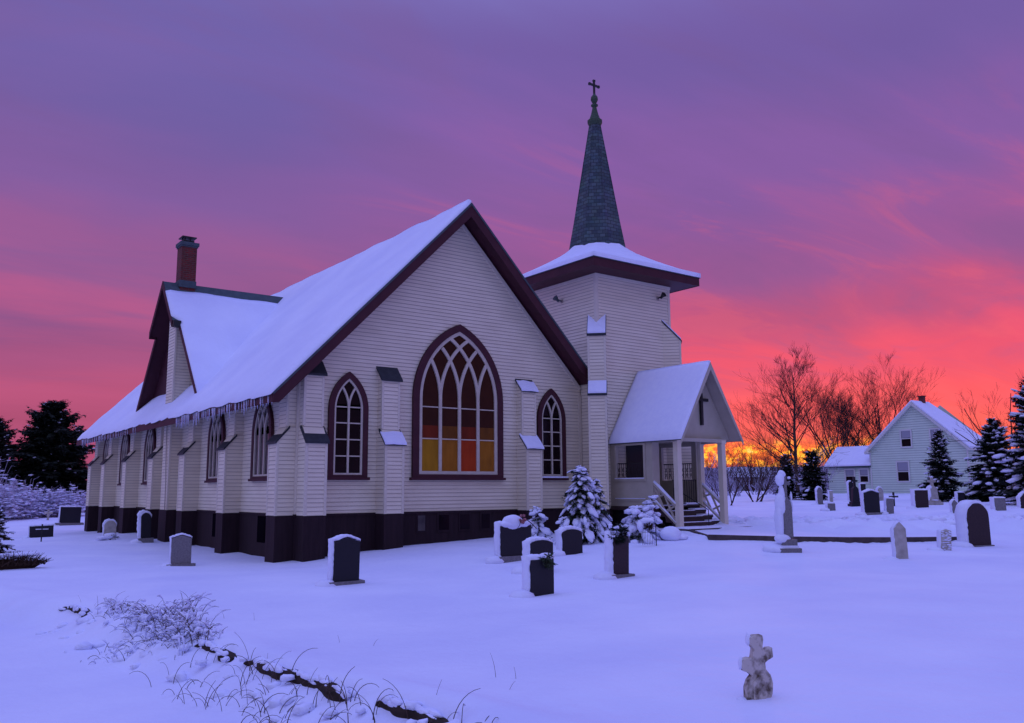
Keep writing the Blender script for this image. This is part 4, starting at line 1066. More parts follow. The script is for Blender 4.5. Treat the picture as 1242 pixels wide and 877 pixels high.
# ------------------------------------------------------------------ conifers
def conifer(name,label,x,y,h,r,nb,seed,nt=9,snow=.3,mt='needle',zb=.04,group=None,cat='evergreen tree',power=.8,blob=1.0,trunk=True,wid=.22,droop=.22,lean=0,snowmat='snow_fine',cluster=1,gap=1.0,zoff=0):
    rnd=random.Random(seed); st=random.getstate(); random.seed(seed)
    z=ground(x,y)-.05+zoff
    t=empty(name,(x,y,z),0,label=label,category=cat)
    t['group']=group or {'evergreen_tree':'evergreens beside the mint house','spruce_tree':'dark spruces left of the church','snowy_shrub':'snow-covered shrubs by the church wall'}.get(name,'')
    if not t['group']: del t['group']
    m=MB(); sm=MB()
    for k in range(nb):
        tt=(k+rnd.random())/nb; tt=tt**gap
        zz=h*(zb+(1-zb)*tt); layer=.82+.18*math.sin(zz*2*PI/(h*.13))
        L=(r*(1-tt)**power*rnd.uniform(.50,1.16))*layer+.02*h
        az=rnd.uniform(0,2*PI); D=V((math.cos(az),math.sin(az),0)); S=V((-D.y,D.x,0))
        el=-.20+.9*tt**1.5+rnd.uniform(-.1,.1)
        def P(s): return V((lean*zz,0,zz))+D*(L*s)+V((0,0,L*s*math.tan(el)-droop*L*s*s+.10*L*s**4))
        m.tube([P(0),P(.5),P(1)],[.012*h/4,.008*h/4,.003],3,1,cap=False)
        for i in range(nt):
            s=.18+.82*(i+rnd.random()*.6)/nt
            p=P(min(1,s)); l=(L*.42*(1.15-s)+.035*h*.5)*rnd.uniform(.7,1.2)
            for sg in (-1,1):
                d=(D*rnd.uniform(.35,.9)+S*sg*rnd.uniform(.5,1.)+V((0,0,rnd.uniform(-.45,.1)))).normalized()*l
                wv=(V((0,0,1)).cross(d)).normalized()*(l*wid)+V((0,0,rnd.uniform(-1,1)*l*.10))
                m.face([p,p+d*.45+wv,p+d,p+d*.45-wv],0)
                if rnd.random()<.5:
                    dn=V((D.x*.3,D.y*.3,-1)).normalized()*l*.45; q=p+d*rnd.uniform(.1,.6); ww=d.normalized()*l*wid*.8
                    m.face([q-ww,q+ww,q+dn],0)
            if rnd.random()<snow*(.35+.65*s):
                bl=(.10*L+.02*h*.6)*blob*rnd.uniform(.6,1.25)
                ang=Matrix.Rotation(az,3,'Z')@Matrix.Rotation(-(math.atan(math.tan(el)-2*droop*s+.4*s**3)),3,'Y')
                for c in range(cluster):
                    sm.blob(p+V((0,0,bl*.22))+S*rnd.uniform(-.5,.5)*l*.6*(c>0),bl*rnd.uniform(.9,1.6)*(.8 if blob>2 else 1),bl*rnd.uniform(.6,.95),bl*rnd.uniform(.28,.42)*(1.5 if blob>2 else 1),M=ang,jit=.22,sub=2 if blob>1.2 else 1)
        # tip
        p=P(1); d=(D+V((0,0,.1)))*.06*h*.4; wv=S*d.length*.3; m.face([p,p+d*.5+wv,p+d,p+d*.5-wv],0)
    m.tube([(lean*h*.9,0,h*.9),(lean*h,0,h*1.03)],[.02,.004],4,0)
    for q in range(5):
        a=rnd.uniform(0,6.28); zz=h*(.93+.015*q); d=V((math.cos(a),math.sin(a),.7))*h*.035; p=V((lean*h,0,zz)); wv=V((-d.y,d.x,0))*.25; m.face([p,p+d*.5+wv,p+d,p+d*.5-wv])
    m.build('foliage',[M[mt],M['trunk']],t)
    if sm.v: sm.build('snow_load',M[snowmat],t,smooth=True)
    if trunk:
        m=MB(); m.tube([(0,0,-.3),(lean*h*.3,0,h*.3),(lean*h*.95,0,h*.95)],[h*.028,h*.018,.01],8); m.build('trunk',M['trunk'],t)
    random.setstate(st)
    return t
# snowy young evergreens by the church
conifer('young_evergreen','young evergreen heavily loaded with snow clumps before the church wall, the taller of two',5.95,-3.95,1.95,.72,190,11,nt=10,snow=.24,mt='needle_l',blob=1.55,droop=.85,power=.42,wid=.26)
conifer('young_evergreen','shorter snow-clumped young evergreen leaning out to the right of the taller one',6.45,-4.0,1.6,.5,110,18,nt=9,snow=.26,mt='needle_l',blob=1.7,droop=.85,power=.4,wid=.26)
conifer('snowy_shrub','squat drooping evergreen shrub under snow left of the young evergreen',5.35,-2.9,.95,.55,60,12,nt=7,snow=.30,mt='needle_l',blob=2.6,droop=.6,power=.5,cat='shrub',trunk=False)
conifer('snowy_shrub','low snow-laden shrub between the young evergreen and the drooping one',5.5,-3.8,.70,.42,40,19,nt=7,snow=.30,mt='needle_l',blob=2.6,droop=.6,power=.5,cat='shrub',trunk=False)
conifer('snowy_shrub','broad snow-smothered shrub in front of the porch side wall',7.25,-4.7,.85,.75,80,13,nt=8,snow=.40,mt='needle_l',blob=2.4,droop=.5,power=.5,cat='shrub',trunk=False)
conifer('snowy_shrub','rounded snow-capped shrub against the porch stair balustrade',8.6,-3.9,1.05,.50,60,14,nt=7,snow=.38,mt='dead_brush',blob=2.4,droop=.5,power=.5,cat='shrub',trunk=False)
# evergreens on the right
conifer('evergreen_tree','narrow dark evergreen at the right gable of the mint house, leftmost on that side',30.67,-.81,3.2,1.35,300,21,nt=9,snow=.12,blob=1.0,cluster=1,power=.75)
conifer('evergreen_tree','broad dark evergreen with snowy boughs right of the mint house gable',31.2,-3.0,3.6,2.0,380,22,nt=10,snow=.15,blob=1.0,power=.75)
conifer('evergreen_tree','tall snow-laden evergreen cut by the right photo edge',27.2,-6.35,4.9,1.9,420,23,nt=10,snow=.22,blob=1.1,power=.65)
conifer('evergreen_tree','small dark evergreen between the broad one and the edge one',33.0,-4.7,2.4,1.2,200,24,nt=9,snow=.15)
conifer('evergreen_tree','dark evergreen at the foot of the tall bare tree, left of two',30.57,7.39,2.4,1.0,220,25,nt=9,snow=.06,power=.5)
conifer('evergreen_tree','dense black evergreen at the foot of the tall bare tree, right of two',30.69,5.9,2.5,1.1,300,26,nt=9,snow=.05,power=.35)
# left spruces
conifer('spruce_tree','big dark spruce with ragged crown beside the far end of the church',1.6,46.8,7.6,5.0,620,31,nt=10,snow=.04,blob=.45,power=.62,zb=.02,wid=.26,gap=.9)
conifer('spruce_tree','dark spruce overlapping the left side of the big ragged one',-1.4,50.5,6.6,4.0,420,32,nt=10,snow=.04,blob=.45,power=.6)
conifer('spruce_tree','slim pointed spruce directly left of the church eave',4.0,49.9,6.2,1.7,300,33,nt=10,snow=.04,blob=.5,power=.7)
conifer('spruce_tree','tall dark spruce cut by the left photo edge',-2.0,43.0,5.9,1.9,340,34,nt=10,snow=.04,blob=.5,power=.7)
conifer('young_spruce','small snow-dusted spruce low at the left photo edge',-5.42,9.3,1.5,.75,150,35,nt=9,snow=.22,mt='dead_brush',blob=1.2)

# ------------------------------------------------------------------ bare trees
def bare(name,label,x,y,h,seed,style='spread',r0=None,depth=5,mt='twig',group=None,dens=1.0,cat='bare tree',spread=.75,mb=None,off=(0,0,0)):
    rnd=random.Random(seed); z=ground(x,y)-.05
    own=mb is None
    m=MB() if own else mb; tm=MB() if own else mb; O=V(off)
    r0=r0 or h*.016
    def grow(mm,p,d,L,r,lev):
        n=4; pts=[p]; q=p.copy(); dd=d.copy(); rad=[r]
        for i in range(n):
            dd=(dd+V((rnd.gauss(0,.10),rnd.gauss(0,.10),rnd.gauss(0,.06)+.05))).normalized(); q=q+dd*(L/n); pts.append(q.copy()); rad.append(max(.004,r*(1-.62*(i+1)/n)))
        mm.tube([a+O for a in pts],rad,5 if lev<2 else 3,0,cap=False)
        if lev>=depth: return
        nk=int((3.2 if lev<2 else 3.6)*dens+rnd.random())
        for j in range(nk):
            f=rnd.uniform(.25,.98); i=min(n-1,int(f*n)); b=pts[i].lerp(pts[i+1],f*n-i)
            ax=dd.orthogonal().normalized(); ax.rotate(Matrix.Rotation(rnd.uniform(0,6.28),3,dd)); a=rnd.uniform(.35,spread)
            nd=(dd*math.cos(a)+ax*math.sin(a)); nd.z+=.12; nd.normalize()
            grow(m if lev>=0 else mm,b,nd,L*rnd.uniform(.45,.68),max(.004,rad[i]*.55),lev+1)
    if style=='leader':
        pts=[V((0,0,-.3))]; 
        for i in range(1,9): pts.append(V((rnd.gauss(0,.012)*h*i/8,rnd.gauss(0,.012)*h*i/8,h*i/8)))
        rad=[r0*(1-.93*i/8)+.004 for i in range(9)]
        tm.tube([a+O for a in pts],rad,7,0)
        for k in range(int(34*dens)):
            f=.10+.86*(k/(34*dens)); i=min(7,int(f*8)); b=pts[i].lerp(pts[i+1],f*8-i); az=rnd.uniform(0,6.28)
            el=rnd.uniform(.35,.65)+f*.45; L=h*(.42*(1-f)**.75+.07)*rnd.uniform(.8,1.15)
            grow(m,b,V((math.cos(az)*math.cos(el),math.sin(az)*math.cos(el),math.sin(el))),L,rad[i]*.45,depth-3)
    elif style=='vase':
        for k in range(int(6*dens)+2):
            az=rnd.uniform(0,6.28); el=rnd.uniform(.75,1.35); grow(m,V((rnd.gauss(0,.1),rnd.gauss(0,.1),-.1)),V((math.cos(az)*math.cos(el),math.sin(az)*math.cos(el),math.sin(el))),h*rnd.uniform(.6,.85),r0*.7,depth-3)
    else:
        p=V((0,0,-.3)); d=V((rnd.gauss(0,.05),rnd.gauss(0,.05),1)).normalized(); q=p+d*h*.28
        tm.tube([p+O,p.lerp(q,.5)+O,q+O],[r0,r0*.85,r0*.7],7,0)
        for k in range(4+int(dens*2)):
            az=k*1.9+rnd.uniform(-.4,.4); el=rnd.uniform(.85,1.35); s=p.lerp(q,rnd.uniform(.65,1))
            grow(m,s,V((math.cos(az)*math.cos(el),math.sin(az)*math.cos(el),math.sin(el))),h*rnd.uniform(.38,.52),r0*.5,1)
    if own:
        t=empty(name,(x,y,z),0,label=label,category=cat)
        t['group']='bare trees on the right' if cat=='bare tree' else 'leafless shrubs behind the porch'
        m.build('crown' if cat=='bare tree' else 'branches',M[mt],t)
        if tm.v: tm.build('trunk',M['trunk'],t)
        return t
bare('bare_tree','tall bare tree with central trunk and wide crown left of the mint house annex',36.2,10.65,8.0,41,'leader',r0=.13,dens=1.12,depth=6)
bare('bare_tree','bare tree rising behind the annex roof, nearer to the tall one',47.0,15.0,8.9,42,'spread',dens=1.4,depth=5)
bare('bare_tree','bare tree rising behind the left roof slope of the mint house',51.96,14.2,9.4,43,'spread',dens=1.45,depth=5)
bare('bare_tree','bare tree between the two others rising behind the annex and house roofs',50.2,15.4,7.6,52,'spread',dens=1.3,depth=5)
bare('bare_tree','slanting bare tree behind the right end of the mint house',41.2,.7,7.9,44,'spread',dens=.8,depth=5,r0=.10)
bare('bare_tree','thin bare tree behind the edge evergreen at far right',42.84,-.6,6.0,45,'spread',dens=.6,depth=5)
bare('bare_shrub','leafless multi-stemmed shrub seen just right of the porch post',23.29,5.36,2.3,46,'vase',cat='shrub',mt='twig',depth=5,dens=.7)
bare('bare_shrub','wide leafless shrub between the porch and the dark evergreens',28.2,7.6,3.0,47,'vase',cat='shrub',mt='twig',depth=5,r0=.05)
bare('bare_shrub','leafless shrub seen through the porch between its front posts',25.0,9.5,2.6,48,'vase',cat='shrub',mt='twig_snow',depth=5)
bare('bare_shrub','grey leafless shrub at the left corner of the annex',36.0,9.0,2.4,49,'vase',cat='shrub',mt='twig_snow',depth=5)
# far brush: one uncountable mass
mm=MB(); rr=random.Random(5)
for k in range(95):
    u=rr.uniform(835,1115); d=rr.uniform(66,92); lat=(u-621)/1039*d; bx=-8.73+d*.6015+lat*.7988; by=-20.59+d*.7988-lat*.6015
    hh=rr.uniform(3.0,4.6)*(1.25 if u>1010 else 1)
    bare('x','',bx,by,hh,500+k,'vase',depth=5 if k%3 else 5,mb=mm,off=(bx,by,ground(bx,by)-.1),dens=.55,r0=.06)
mm.build('brush_thicket',M['twig'],None,kind='stuff',label='distant tangle of leafless brush along the glowing horizon',category='brush')
mm=MB()
for k in range(46):
    u=rr.uniform(820,1010); d=rr.uniform(55,64); lat=(u-621)/1039*d; bx=-8.73+d*.6015+lat*.7988; by=-20.59+d*.7988-lat*.6015
    bare('x','',bx,by,rr.uniform(1.2,2.3),700+k,'vase',depth=5,mb=mm,off=(bx,by,ground(bx,by)-.1),dens=.5,r0=.05)
mm.build('snowy_undergrowth',M['twig_snow'],None,kind='stuff',label='low snow-dusted undergrowth below the horizon glow',category='undergrowth')
# low snowy wooded rise on the skyline
m=MB(); rr2=random.Random(9); n=90; rows=[]
for i in range(n+1):
    u=800+560*i/n; row=[]
    for d,hh in ((150,0),(170,1.7),(190,3.3),(215,4.9),(240,5.6),(300,4.0),(360,0)):
        lat=(u-621)/1039*d; bx=-8.73+d*.6015+lat*.7988; by=-20.59+d*.7988-lat*.6015
        e=1 if u>835 else .2+.8*(u-800)/35
        row.append((bx,by,.2+hh*e*(.9+.25*float(vnoise(bx,by,.03,3)))+(rr2.uniform(-.25,.25) if hh else -.5)))
    rows.append(row)
for a,b in zip(rows,rows[1:]):
    for j in range(6): m.face([a[j],a[j+1],b[j+1],b[j]])
o=m.build('snowy_hill',mat('distant snow and scrub',(.10,.10,.17),rough=.9,color2=(.42,.43,.58),scale=.22,contrast=.25),None,kind='structure')
# snowy bush band at the left
m=MB(); rr3=random.Random(4)
LN=[(12.6,-.6),(14.6,-2.6),(17.0,-5.4),(18.6,-8.2),(20.2,-11.5)]
for k in range(900):
    i=rr3.randint(0,3); f=rr3.random(); a,b=LN[i],LN[i+1]; x=a[0]+(b[0]-a[0])*f+rr3.gauss(0,.65); y=a[1]+(b[1]-a[1])*f+rr3.gauss(0,.65); s_=rr3.uniform(.07,.26)
    m.blob((x,y,ground(x,y)+rr3.uniform(.0,.07)),s_*1.4,s_,s_*rr3.uniform(.4,.9),M=Matrix.Rotation(rr3.uniform(0,3),3,'Z'),sub=1,jit=.3)
m.build('ploughed_snow',M['snow'],None,smooth=True,kind='stuff',label='lumpy ploughed snow ridge beyond the kerb',category='ploughed snow')
def snowbush(label,x,y,r,h,seed,n=150):
    rnd=random.Random(seed); st=random.getstate(); random.seed(seed); t=empty('snowy_bush',(x,y,ground(x,y)-.05),0,label=label,category='bush',group='snow-laden bushes left of the church'); m=MB(); s=MB()
    for k in range(n):
        az=rnd.uniform(0,6.28); el=rnd.uniform(.25,1.4); L=rnd.uniform(.6,1.05); D=V((math.cos(az)*math.cos(el)*r,math.sin(az)*math.cos(el)*r,math.sin(el)*h))*L
        a=V((rnd.gauss(0,.3)*r*.6,rnd.gauss(0,.3)*r*.6,0)); pts=[a,a+D*.5+V((0,0,.08*h)),a+D,a+D*1.18-V((0,0,.16*h))]
        m.tube(pts,[.02,.014,.009,.004],3,0,cap=False)
        for q in range(5):
            f=rnd.uniform(.4,1); p=a+D*f; d=V((rnd.gauss(0,1),rnd.gauss(0,1),rnd.gauss(0,.6)))*.28; m.tube([p,p+d],[.010,.003],3,0,cap=False)
            if rnd.random()<.7: s.blob(p+d*.5+V((0,0,.0)),rnd.uniform(.08,.24),rnd.uniform(.05,.12),rnd.uniform(.02,.05),M=Matrix.Rotation(rnd.uniform(0,6),3,'Z'),sub=1)
    m.build('branches',M['twig_snow'],t); s.build('snow_load',M['snow_fine'],t,smooth=True); random.setstate(st); return t
for i,(lab,x,y,r,h) in enumerate((('snow-laden bush at the left photo edge below the tall spruce',-3.0,33.5,1.6,1.7),('snow-laden bush second from the left photo edge',-1.6,35.8,1.7,1.5),
    ('wide snow-laden bush under the middle of the big spruces',.1,37.4,1.7,1.3),('snow-laden bush between the big spruce and the church corner',1.6,38.6,1.6,1.2),('pale tall snow-laden bush behind the others at the left edge',-3.2,38.5,1.8,2.6))):
    snowbush(lab,x,y,r,h*1.5,60+i,230)
# dark mound of dead brush at left
x,y=-5.75,2.5; t=empty('brush_pile',(x,y,ground(x,y)+.09),0,label='dark brown low brush pile with a snow crust at the left edge',category='brush pile')
m=MB(); rnd=random.Random(3)
for k in range(420):
    a=V((rnd.uniform(-.75,.6),rnd.gauss(0,.16),0)); hh=.36*max(.12,1-(a.x/.8)**2); d=V((rnd.gauss(0,.12),rnd.gauss(0,.1),rnd.uniform(.3,1)*hh)); m.tube([a,a+d*.6,a+d+V((rnd.gauss(0,.05),0,-.02))],[.008,.007,.003],3,0,cap=False)
m.blob((-.05,.05,-.02),.5,.12,.16,sub=2); m.build('twigs',M['dead_brush'],t)
m=MB(); m.blob((.02,.08,.22),.5,.2,.06,sub=3,jit=.15); m.blob((-.55,.1,.08),.35,.22,.09,sub=3)
for k in range(34):
    xx=rnd.uniform(-.65,.5); m.blob((xx,rnd.uniform(-.16,.1),rnd.uniform(.08,.30)*max(.2,1-(xx/.8)**2)),rnd.uniform(.02,.06),.03,rnd.uniform(.012,.025),sub=1)
m.build('snow_cap',M['snow_fine'],t,smooth=True)

# ------------------------------------------------------------------ house on the right
hx=44; hy0,hy1=4.2,10.4; hr=7.3; ze=3.1; zr=5.9; gz=ground(44,7)-.1
house=empty('house',(hx,hr,gz),0,label='pale mint clapboard house with steep snowy gable and low annex',category='house')
def hb(m,name,mats,par=house,**k):
    o=m.build(name,mats,None,**k); o.parent=par
    if par is house: o.matrix_parent_inverse=Matrix.Translation((-hx,-hr,-gz))
    return o
L1=3.4
m=MB(); 
clap(m,(hx,hy1,0),-SY,-SX,[(0,gz-.3),(hy1-hy0,gz-.3),(hy1-hy0,ze),(hy1-hr,zr-.12),(0,ze)],row=.15,t=.02,gap=.02)
clap(m,(hx,hy0,0),SX,-SY,[(0,gz-.3),(L1,gz-.3),(L1,ze),(0,ze)],row=.15,t=.02,gap=.02)
m.face([(hx,hy1,gz),(hx+L1,hy1,gz),(hx+L1,hy1,ze),(hx,hy1,ze)]); m.face([(hx+L1,hy0,gz),(hx+L1,hy1,gz),(hx+L1,hy1,ze),(hx+L1,hr,zr),(hx+L1,hy0,ze)])
hb(m,'wall',[M['mint'],M['mint_gap']])
m=MB(); 
for s in (-1,1):
    ye=hr+s*(hy1-hr+.25); zz=ze-.22
    m.prism([(hx-.25,ye,zz),(hx-.25,hr,zr),(hx+2.0,hr,zr),(hx+L1+.1,ye,zz)],(0,0,-.14))
rf=hb(m,'roof',M['white_paint'])
m=MB()
for s in (-1,1):
    ye=hr+s*(hy1-hr+.27); zz=ze-.23
    m.prism([(hx-.24,ye,zz+.012),(hx-.24,hr,zr+.012),(hx+2.0,hr,zr+.012),(hx+L1+.1,ye,zz+.012)],(0,0,.11))
o=m.build('roof_snow',M['snow_fine'],rf); o.matrix_parent_inverse=Matrix.Identity(4)
m=MB(); m.box(hx+1.0,hx+1.3,hr-.15,hr+.15,zr-.1,zr+.42); m.box(hx+.95,hx+1.35,hr-.2,hr+.2,zr+.42,zr+.47); hb(m,'chimney',M['brick'])
m=MB(); m.box(hx-.06,hx,hy1-.02,hy1+.06,gz,ze-.1); m.box(hx-.06,hx,hy0-.06,hy0+.02,gz,ze-.1); m.box(hx-.3,hx-.02,hy1-.05,hy1+.28,ze-.32,ze-.2)
for s in (-1,1):
    ye=hr+s*(hy1-hr+.25); m.prism([(hx-.27,ye,ze-.22),(hx-.27,hr,zr),(hx-.27,hr,zr-.2),(hx-.27,ye,ze-.40)],(.02,0,0))
hb(m,'trim',M['white_paint'])
def hwin(y0,y1,z0,z1,x=hx,par=house):
    m=MB(); m.box(x-.06,x-.03,y0-.1,y0,z0-.1,z1+.1); m.box(x-.06,x-.03,y1,y1+.1,z0-.1,z1+.1); m.box(x-.06,x-.03,y0,y1,z1,z1+.1); m.box(x-.06,x-.03,y0,y1,z0-.1,z0); m.box(x-.055,x-.035,y0,y1,(z0+z1)/2-.025,(z0+z1)/2+.025)
    w_=hb(m,'window',M['white_paint']); m=MB(); m.box(x-.032,x-.022,y0,y1,z0,z1); p=m.build('pane',M['glass'],w_)
    m=MB(); m.box(x-.036,x-.0325,y0+.02,y1-.02,(z0+z1)/2+.05,z1); m.build('blind',M['far_wall'],w_)
hwin(7.6,8.2,3.14,4.12); hwin(5.65,6.3,3.1,4.1); hwin(7.9,8.6,.98,2.15)
# annex
ay1=13.7; az_=2.0
m=MB(); clap(m,(hx+.15,ay1,0),-SY,-SX,[(0,gz-.3),(ay1-hy1,gz-.3),(ay1-hy1,az_),(0,az_)],row=.15,t=.02,gap=.02)
m.prism([(hx+.15,ay1,gz-.3),(hx+2.9,ay1,gz-.3),(hx+2.9,ay1,az_),(hx+1.6,ay1,3.2),(hx+.15,ay1,az_)],(0,-.05,0)); hb(m,'annex_wall',[M['mint'],M['mint_gap']])
m=MB(); m.prism([(hx-.1,ay1+.15,az_-.02),(hx+1.6,ay1+.15,3.3),(hx+1.6,hy1+.0,3.3),(hx-.1,hy1+.0,az_-.02)],(0,0,-.1)); m.prism([(hx+3.1,ay1+.15,az_-.02),(hx+1.6,ay1+.15,3.3),(hx+1.6,hy1+.0,3.3),(hx+3.1,hy1+.0,az_-.02)],(0,0,-.1)); ar=hb(m,'annex_roof',M['slate'])
m=MB(); m.prism([(hx-.12,ay1+.1,az_-.0),(hx+1.55,ay1+.1,3.30),(hx+1.55,hy1+.0,3.30),(hx-.12,hy1+.0,az_-.0)],(0,0,.09)); o=m.build('roof_snow',M['snow_fine'],ar); o.matrix_parent_inverse=Matrix.Identity(4)
hwin(11.75,12.35,.95,1.75,x=hx+.15); hwin(10.75,11.3,.95,1.75,x=hx+.15)
# distant shed
sx_,sy_=66.0,37.5; g_=ground(sx_,sy_)
sh=empty('shed',(sx_,sy_,g_),math.radians(-38),label='distant pale shed with snowy roof behind the leafless shrubs',category='shed')
m=MB(); m.box(-2.2,2.2,-1.5,1.5,-.3,1.5); m.build('wall',M['far_wall'],sh); m=MB(); m.prism([(-2.4,-1.7,1.45),(-2.4,0,2.5),(-2.4,1.7,1.45)],(4.8,0,0)); m.build('roof',M['snow_fine'],sh); m=MB(); m.box(-.5,.1,-1.52,-1.505,.4,1.1); m.build('window',M['glass'],sh)

# ------------------------------------------------------------------ roadside bank: planks and dry stems
pl_=[('dark hollow log end showing under the snow at the top of the roadside bank',-6.5,-5.4,.16),('short dark plank bit behind the snowy grass clump on the bank',-11.5,-10.4,.11),('long dark retaining plank along the bank edge',-13.9,-11.8,.10),('last dark retaining plank at the bottom of the bank',-15.2,-14.3,.11)]
for lab,ya_,yb_,hh in pl_:
    xa,xb=bank_at_y(ya_),bank_at_y(yb_); A=V((xa-.14,ya_,ground(xa+.1,ya_)-hh-.035)); B=V((xb-.14,yb_,ground(xb+.1,yb_)-hh-.035))
    m=MB(); n=26; rows=[]
    for i in range(n+1):
        f=i/n; yy=ya_+(yb_-ya_)*f; xx=bank_at_y(yy)-.125+.03*math.sin(yy*5.1)+.015*math.sin(yy*13); env=min(1,min(f,1-f)*5)**.6
        top=ground(xx+.22,yy)-.02-.035*(1-env)-.03*float(vnoise(yy,3.,2.3,4)); rows.append([V((xx-.01,yy,top-.30)),V((xx-.01,yy,top-.012)),V((xx+.012,yy,top)),V((xx+.10,yy,top)),V((xx+.10,yy,top-.3))])
    for r0,r1 in zip(rows,rows[1:]):
        for j in range(4): m.face([r0[j],r1[j],r1[j+1],r0[j+1]])
    m.face(rows[0]); m.face(rows[-1])
    A=V(rows[0][2])-V((0,0,hh)); B=V(rows[-1][2])-V((0,0,hh))
    o=m.build('retaining_plank',M['board'],None,label=lab,category='plank',group='dark planks along the roadside bank')
    s=MB()
    for i in range(int((yb_-ya_)/.045)):
        f=random.random(); p=V(rows[int(f*25.9)][2])+V((random.uniform(-.02,.06),random.uniform(-.03,.03),random.uniform(-.03,.012))); s.blob(p,random.uniform(.02,.045),random.uniform(.05,.12),random.uniform(.018,.035),sub=2)
    s.build('snow_crust',M['snow_fine'],o,smooth=True)
m=MB(); rnd=random.Random(8)
def stem(x,y,h,lean,az,r=.0045,curl=0,snow=None):
    z=ground(x,y)-.08; pts=[]; n=9; p=V((x,y,z)); a=PI/2-rnd.uniform(0,.2); D=V((math.cos(az),math.sin(az),0))
    for i in range(n+1):
        pts.append(p.copy()); p=p+(D*math.cos(a)+V((0,0,math.sin(a))))*(h/n); a-=lean/n*(.4+1.4*i/n)
    m.tube(pts,[r*(1-.6*i/n) for i in range(n+1)],4,0,cap=False); return pts
sm=MB()
for k in range(150):
    y=rnd.choice([rnd.uniform(-15.6,-11.2),rnd.uniform(-14.5,-12),rnd.uniform(-16.3,-11)]); x=bank_at_y(y)-rnd.uniform(.12,.85)
    pts=stem(x,y,rnd.uniform(.18,.46),rnd.uniform(.8,3.0),rnd.uniform(-1.2,1.0)+rnd.choice([0,0,PI]),r=rnd.uniform(.0028,.0048))
    if rnd.random()<.2: sm.blob(pts[-1],.012,.01,.008)
# drooping clumps
for (cx_,cy_,nn,hh,sp_) in ((-5.6,-9.3,120,.50,.28),(-5.65,-8.5,80,.45,.22),(-5.65,-9.95,130,.46,.20),(-5.75,-7.6,50,.45,.22),(-5.6,-6.9,16,.4,.2),(-5.45,-10.3,60,.3,.16),(-5.2,-8.9,30,.60,.12),(-5.15,-8.0,14,.5,.12),(-6.1,-9.2,40,.3,.25)):
    for k in range(nn):
        x=cx_+rnd.gauss(0,sp_*.6); y=cy_+rnd.gauss(0,sp_*1.2); az=rnd.uniform(0,6.28)
        pts=stem(x,y,rnd.uniform(.5,1)*hh,rnd.uniform(1.0,2.9),az,r=rnd.uniform(.003,.0055))
        if rnd.random()<.6:
            i=rnd.randint(3,8); q=pts[i]; sm.tube([pts[i-2]+V((0,0,.006)),q+V((0,0,.014)),pts[min(9,i+1)]+V((0,0,.006))],[.006,.014,.006],5,0)
        if rnd.random()<.25: sm.blob(pts[rnd.randint(3,8)]+V((0,0,.0)),rnd.uniform(.03,.07),rnd.uniform(.02,.05),rnd.uniform(.015,.035),sub=1)
for k in range(14):
    y=rnd.uniform(-16,-5); x=bank_at_y(y)+rnd.uniform(-.1,1.2); stem(x,y,rnd.uniform(.12,.3),rnd.uniform(.2,1),rnd.uniform(0,6),r=.0022)
for k in range(60):
    y=rnd.uniform(-11.2,-6.3); x=bank_at_y(y)-rnd.uniform(.0,.75); s_=rnd.uniform(.04,.10); sm.blob((x,y,ground(x,y)+rnd.uniform(-.04,.07)*(1 if y<-8 else .3)),s_*1.3,s_,s_*.6,M=Matrix.Rotation(rnd.uniform(0,3),3,'Z'),sub=2,jit=.25)
for k in range(30):
    y=rnd.uniform(-16,-11.2); x=bank_at_y(y)-rnd.uniform(.1,.55); s_=rnd.uniform(.03,.09); sm.blob((x,y,ground(x,y)+rnd.uniform(-.02,.03)),s_*1.3,s_,s_*.6,sub=2,jit=.25)
m.build('dry_grass',M['straw'],None,kind='stuff',label='arched dry grass stems along the snowy roadside bank',category='dry grass')
sm.build('snow_on_grass',M['snow_fine'],None,smooth=True,kind='stuff',label='snow clinging to the bent grass on the bank',category='snow')

# ------------------------------------------------------------------ sky, light, camera
sc=bpy.context.scene
wd=bpy.data.worlds.new('World'); sc.world=wd; wd.use_nodes=True; nt=wd.node_tree; N=nt.nodes; L=nt.links
N.clear()
out=N.new('ShaderNodeOutputWorld'); bg=N.new('ShaderNodeBackground'); L.new(bg.outputs[0],out.inputs[0])
tc=N.new('ShaderNodeTexCoord'); sep=N.new('ShaderNodeSeparateXYZ'); L.new(tc.outputs['Generated'],sep.inputs[0])
def math_(op,a,b=None,c=None,clamp=False):
    n=N.new('ShaderNodeMath'); n.operation=op; n.use_clamp=clamp
    for i,x in enumerate((a,b,c)):
        if x is None: continue
        if isinstance(x,(int,float)): n.inputs[i].default_value=x
        else: L.new(x,n.inputs[i])
    return n.outputs[0]
SAZ=math.radians(53.5)              # azimuth of the afterglow, clockwise from +Y
sdx,sdy=math.sin(SAZ),math.cos(SAZ)
X,Y,Zc=sep.outputs
elev=math_('DIVIDE',math_('ARCSINE',Zc),PI/2)          # 0 horizon .. 1 zenith
hl=math_('SQRT',math_('ADD',math_('MULTIPLY',X,X),math_('MULTIPLY',Y,Y)))
dt=math_('DIVIDE',math_('ADD',math_('MULTIPLY',X,sdx),math_('MULTIPLY',Y,sdy)),math_('MAXIMUM',hl,.001))   # cos azimuth distance
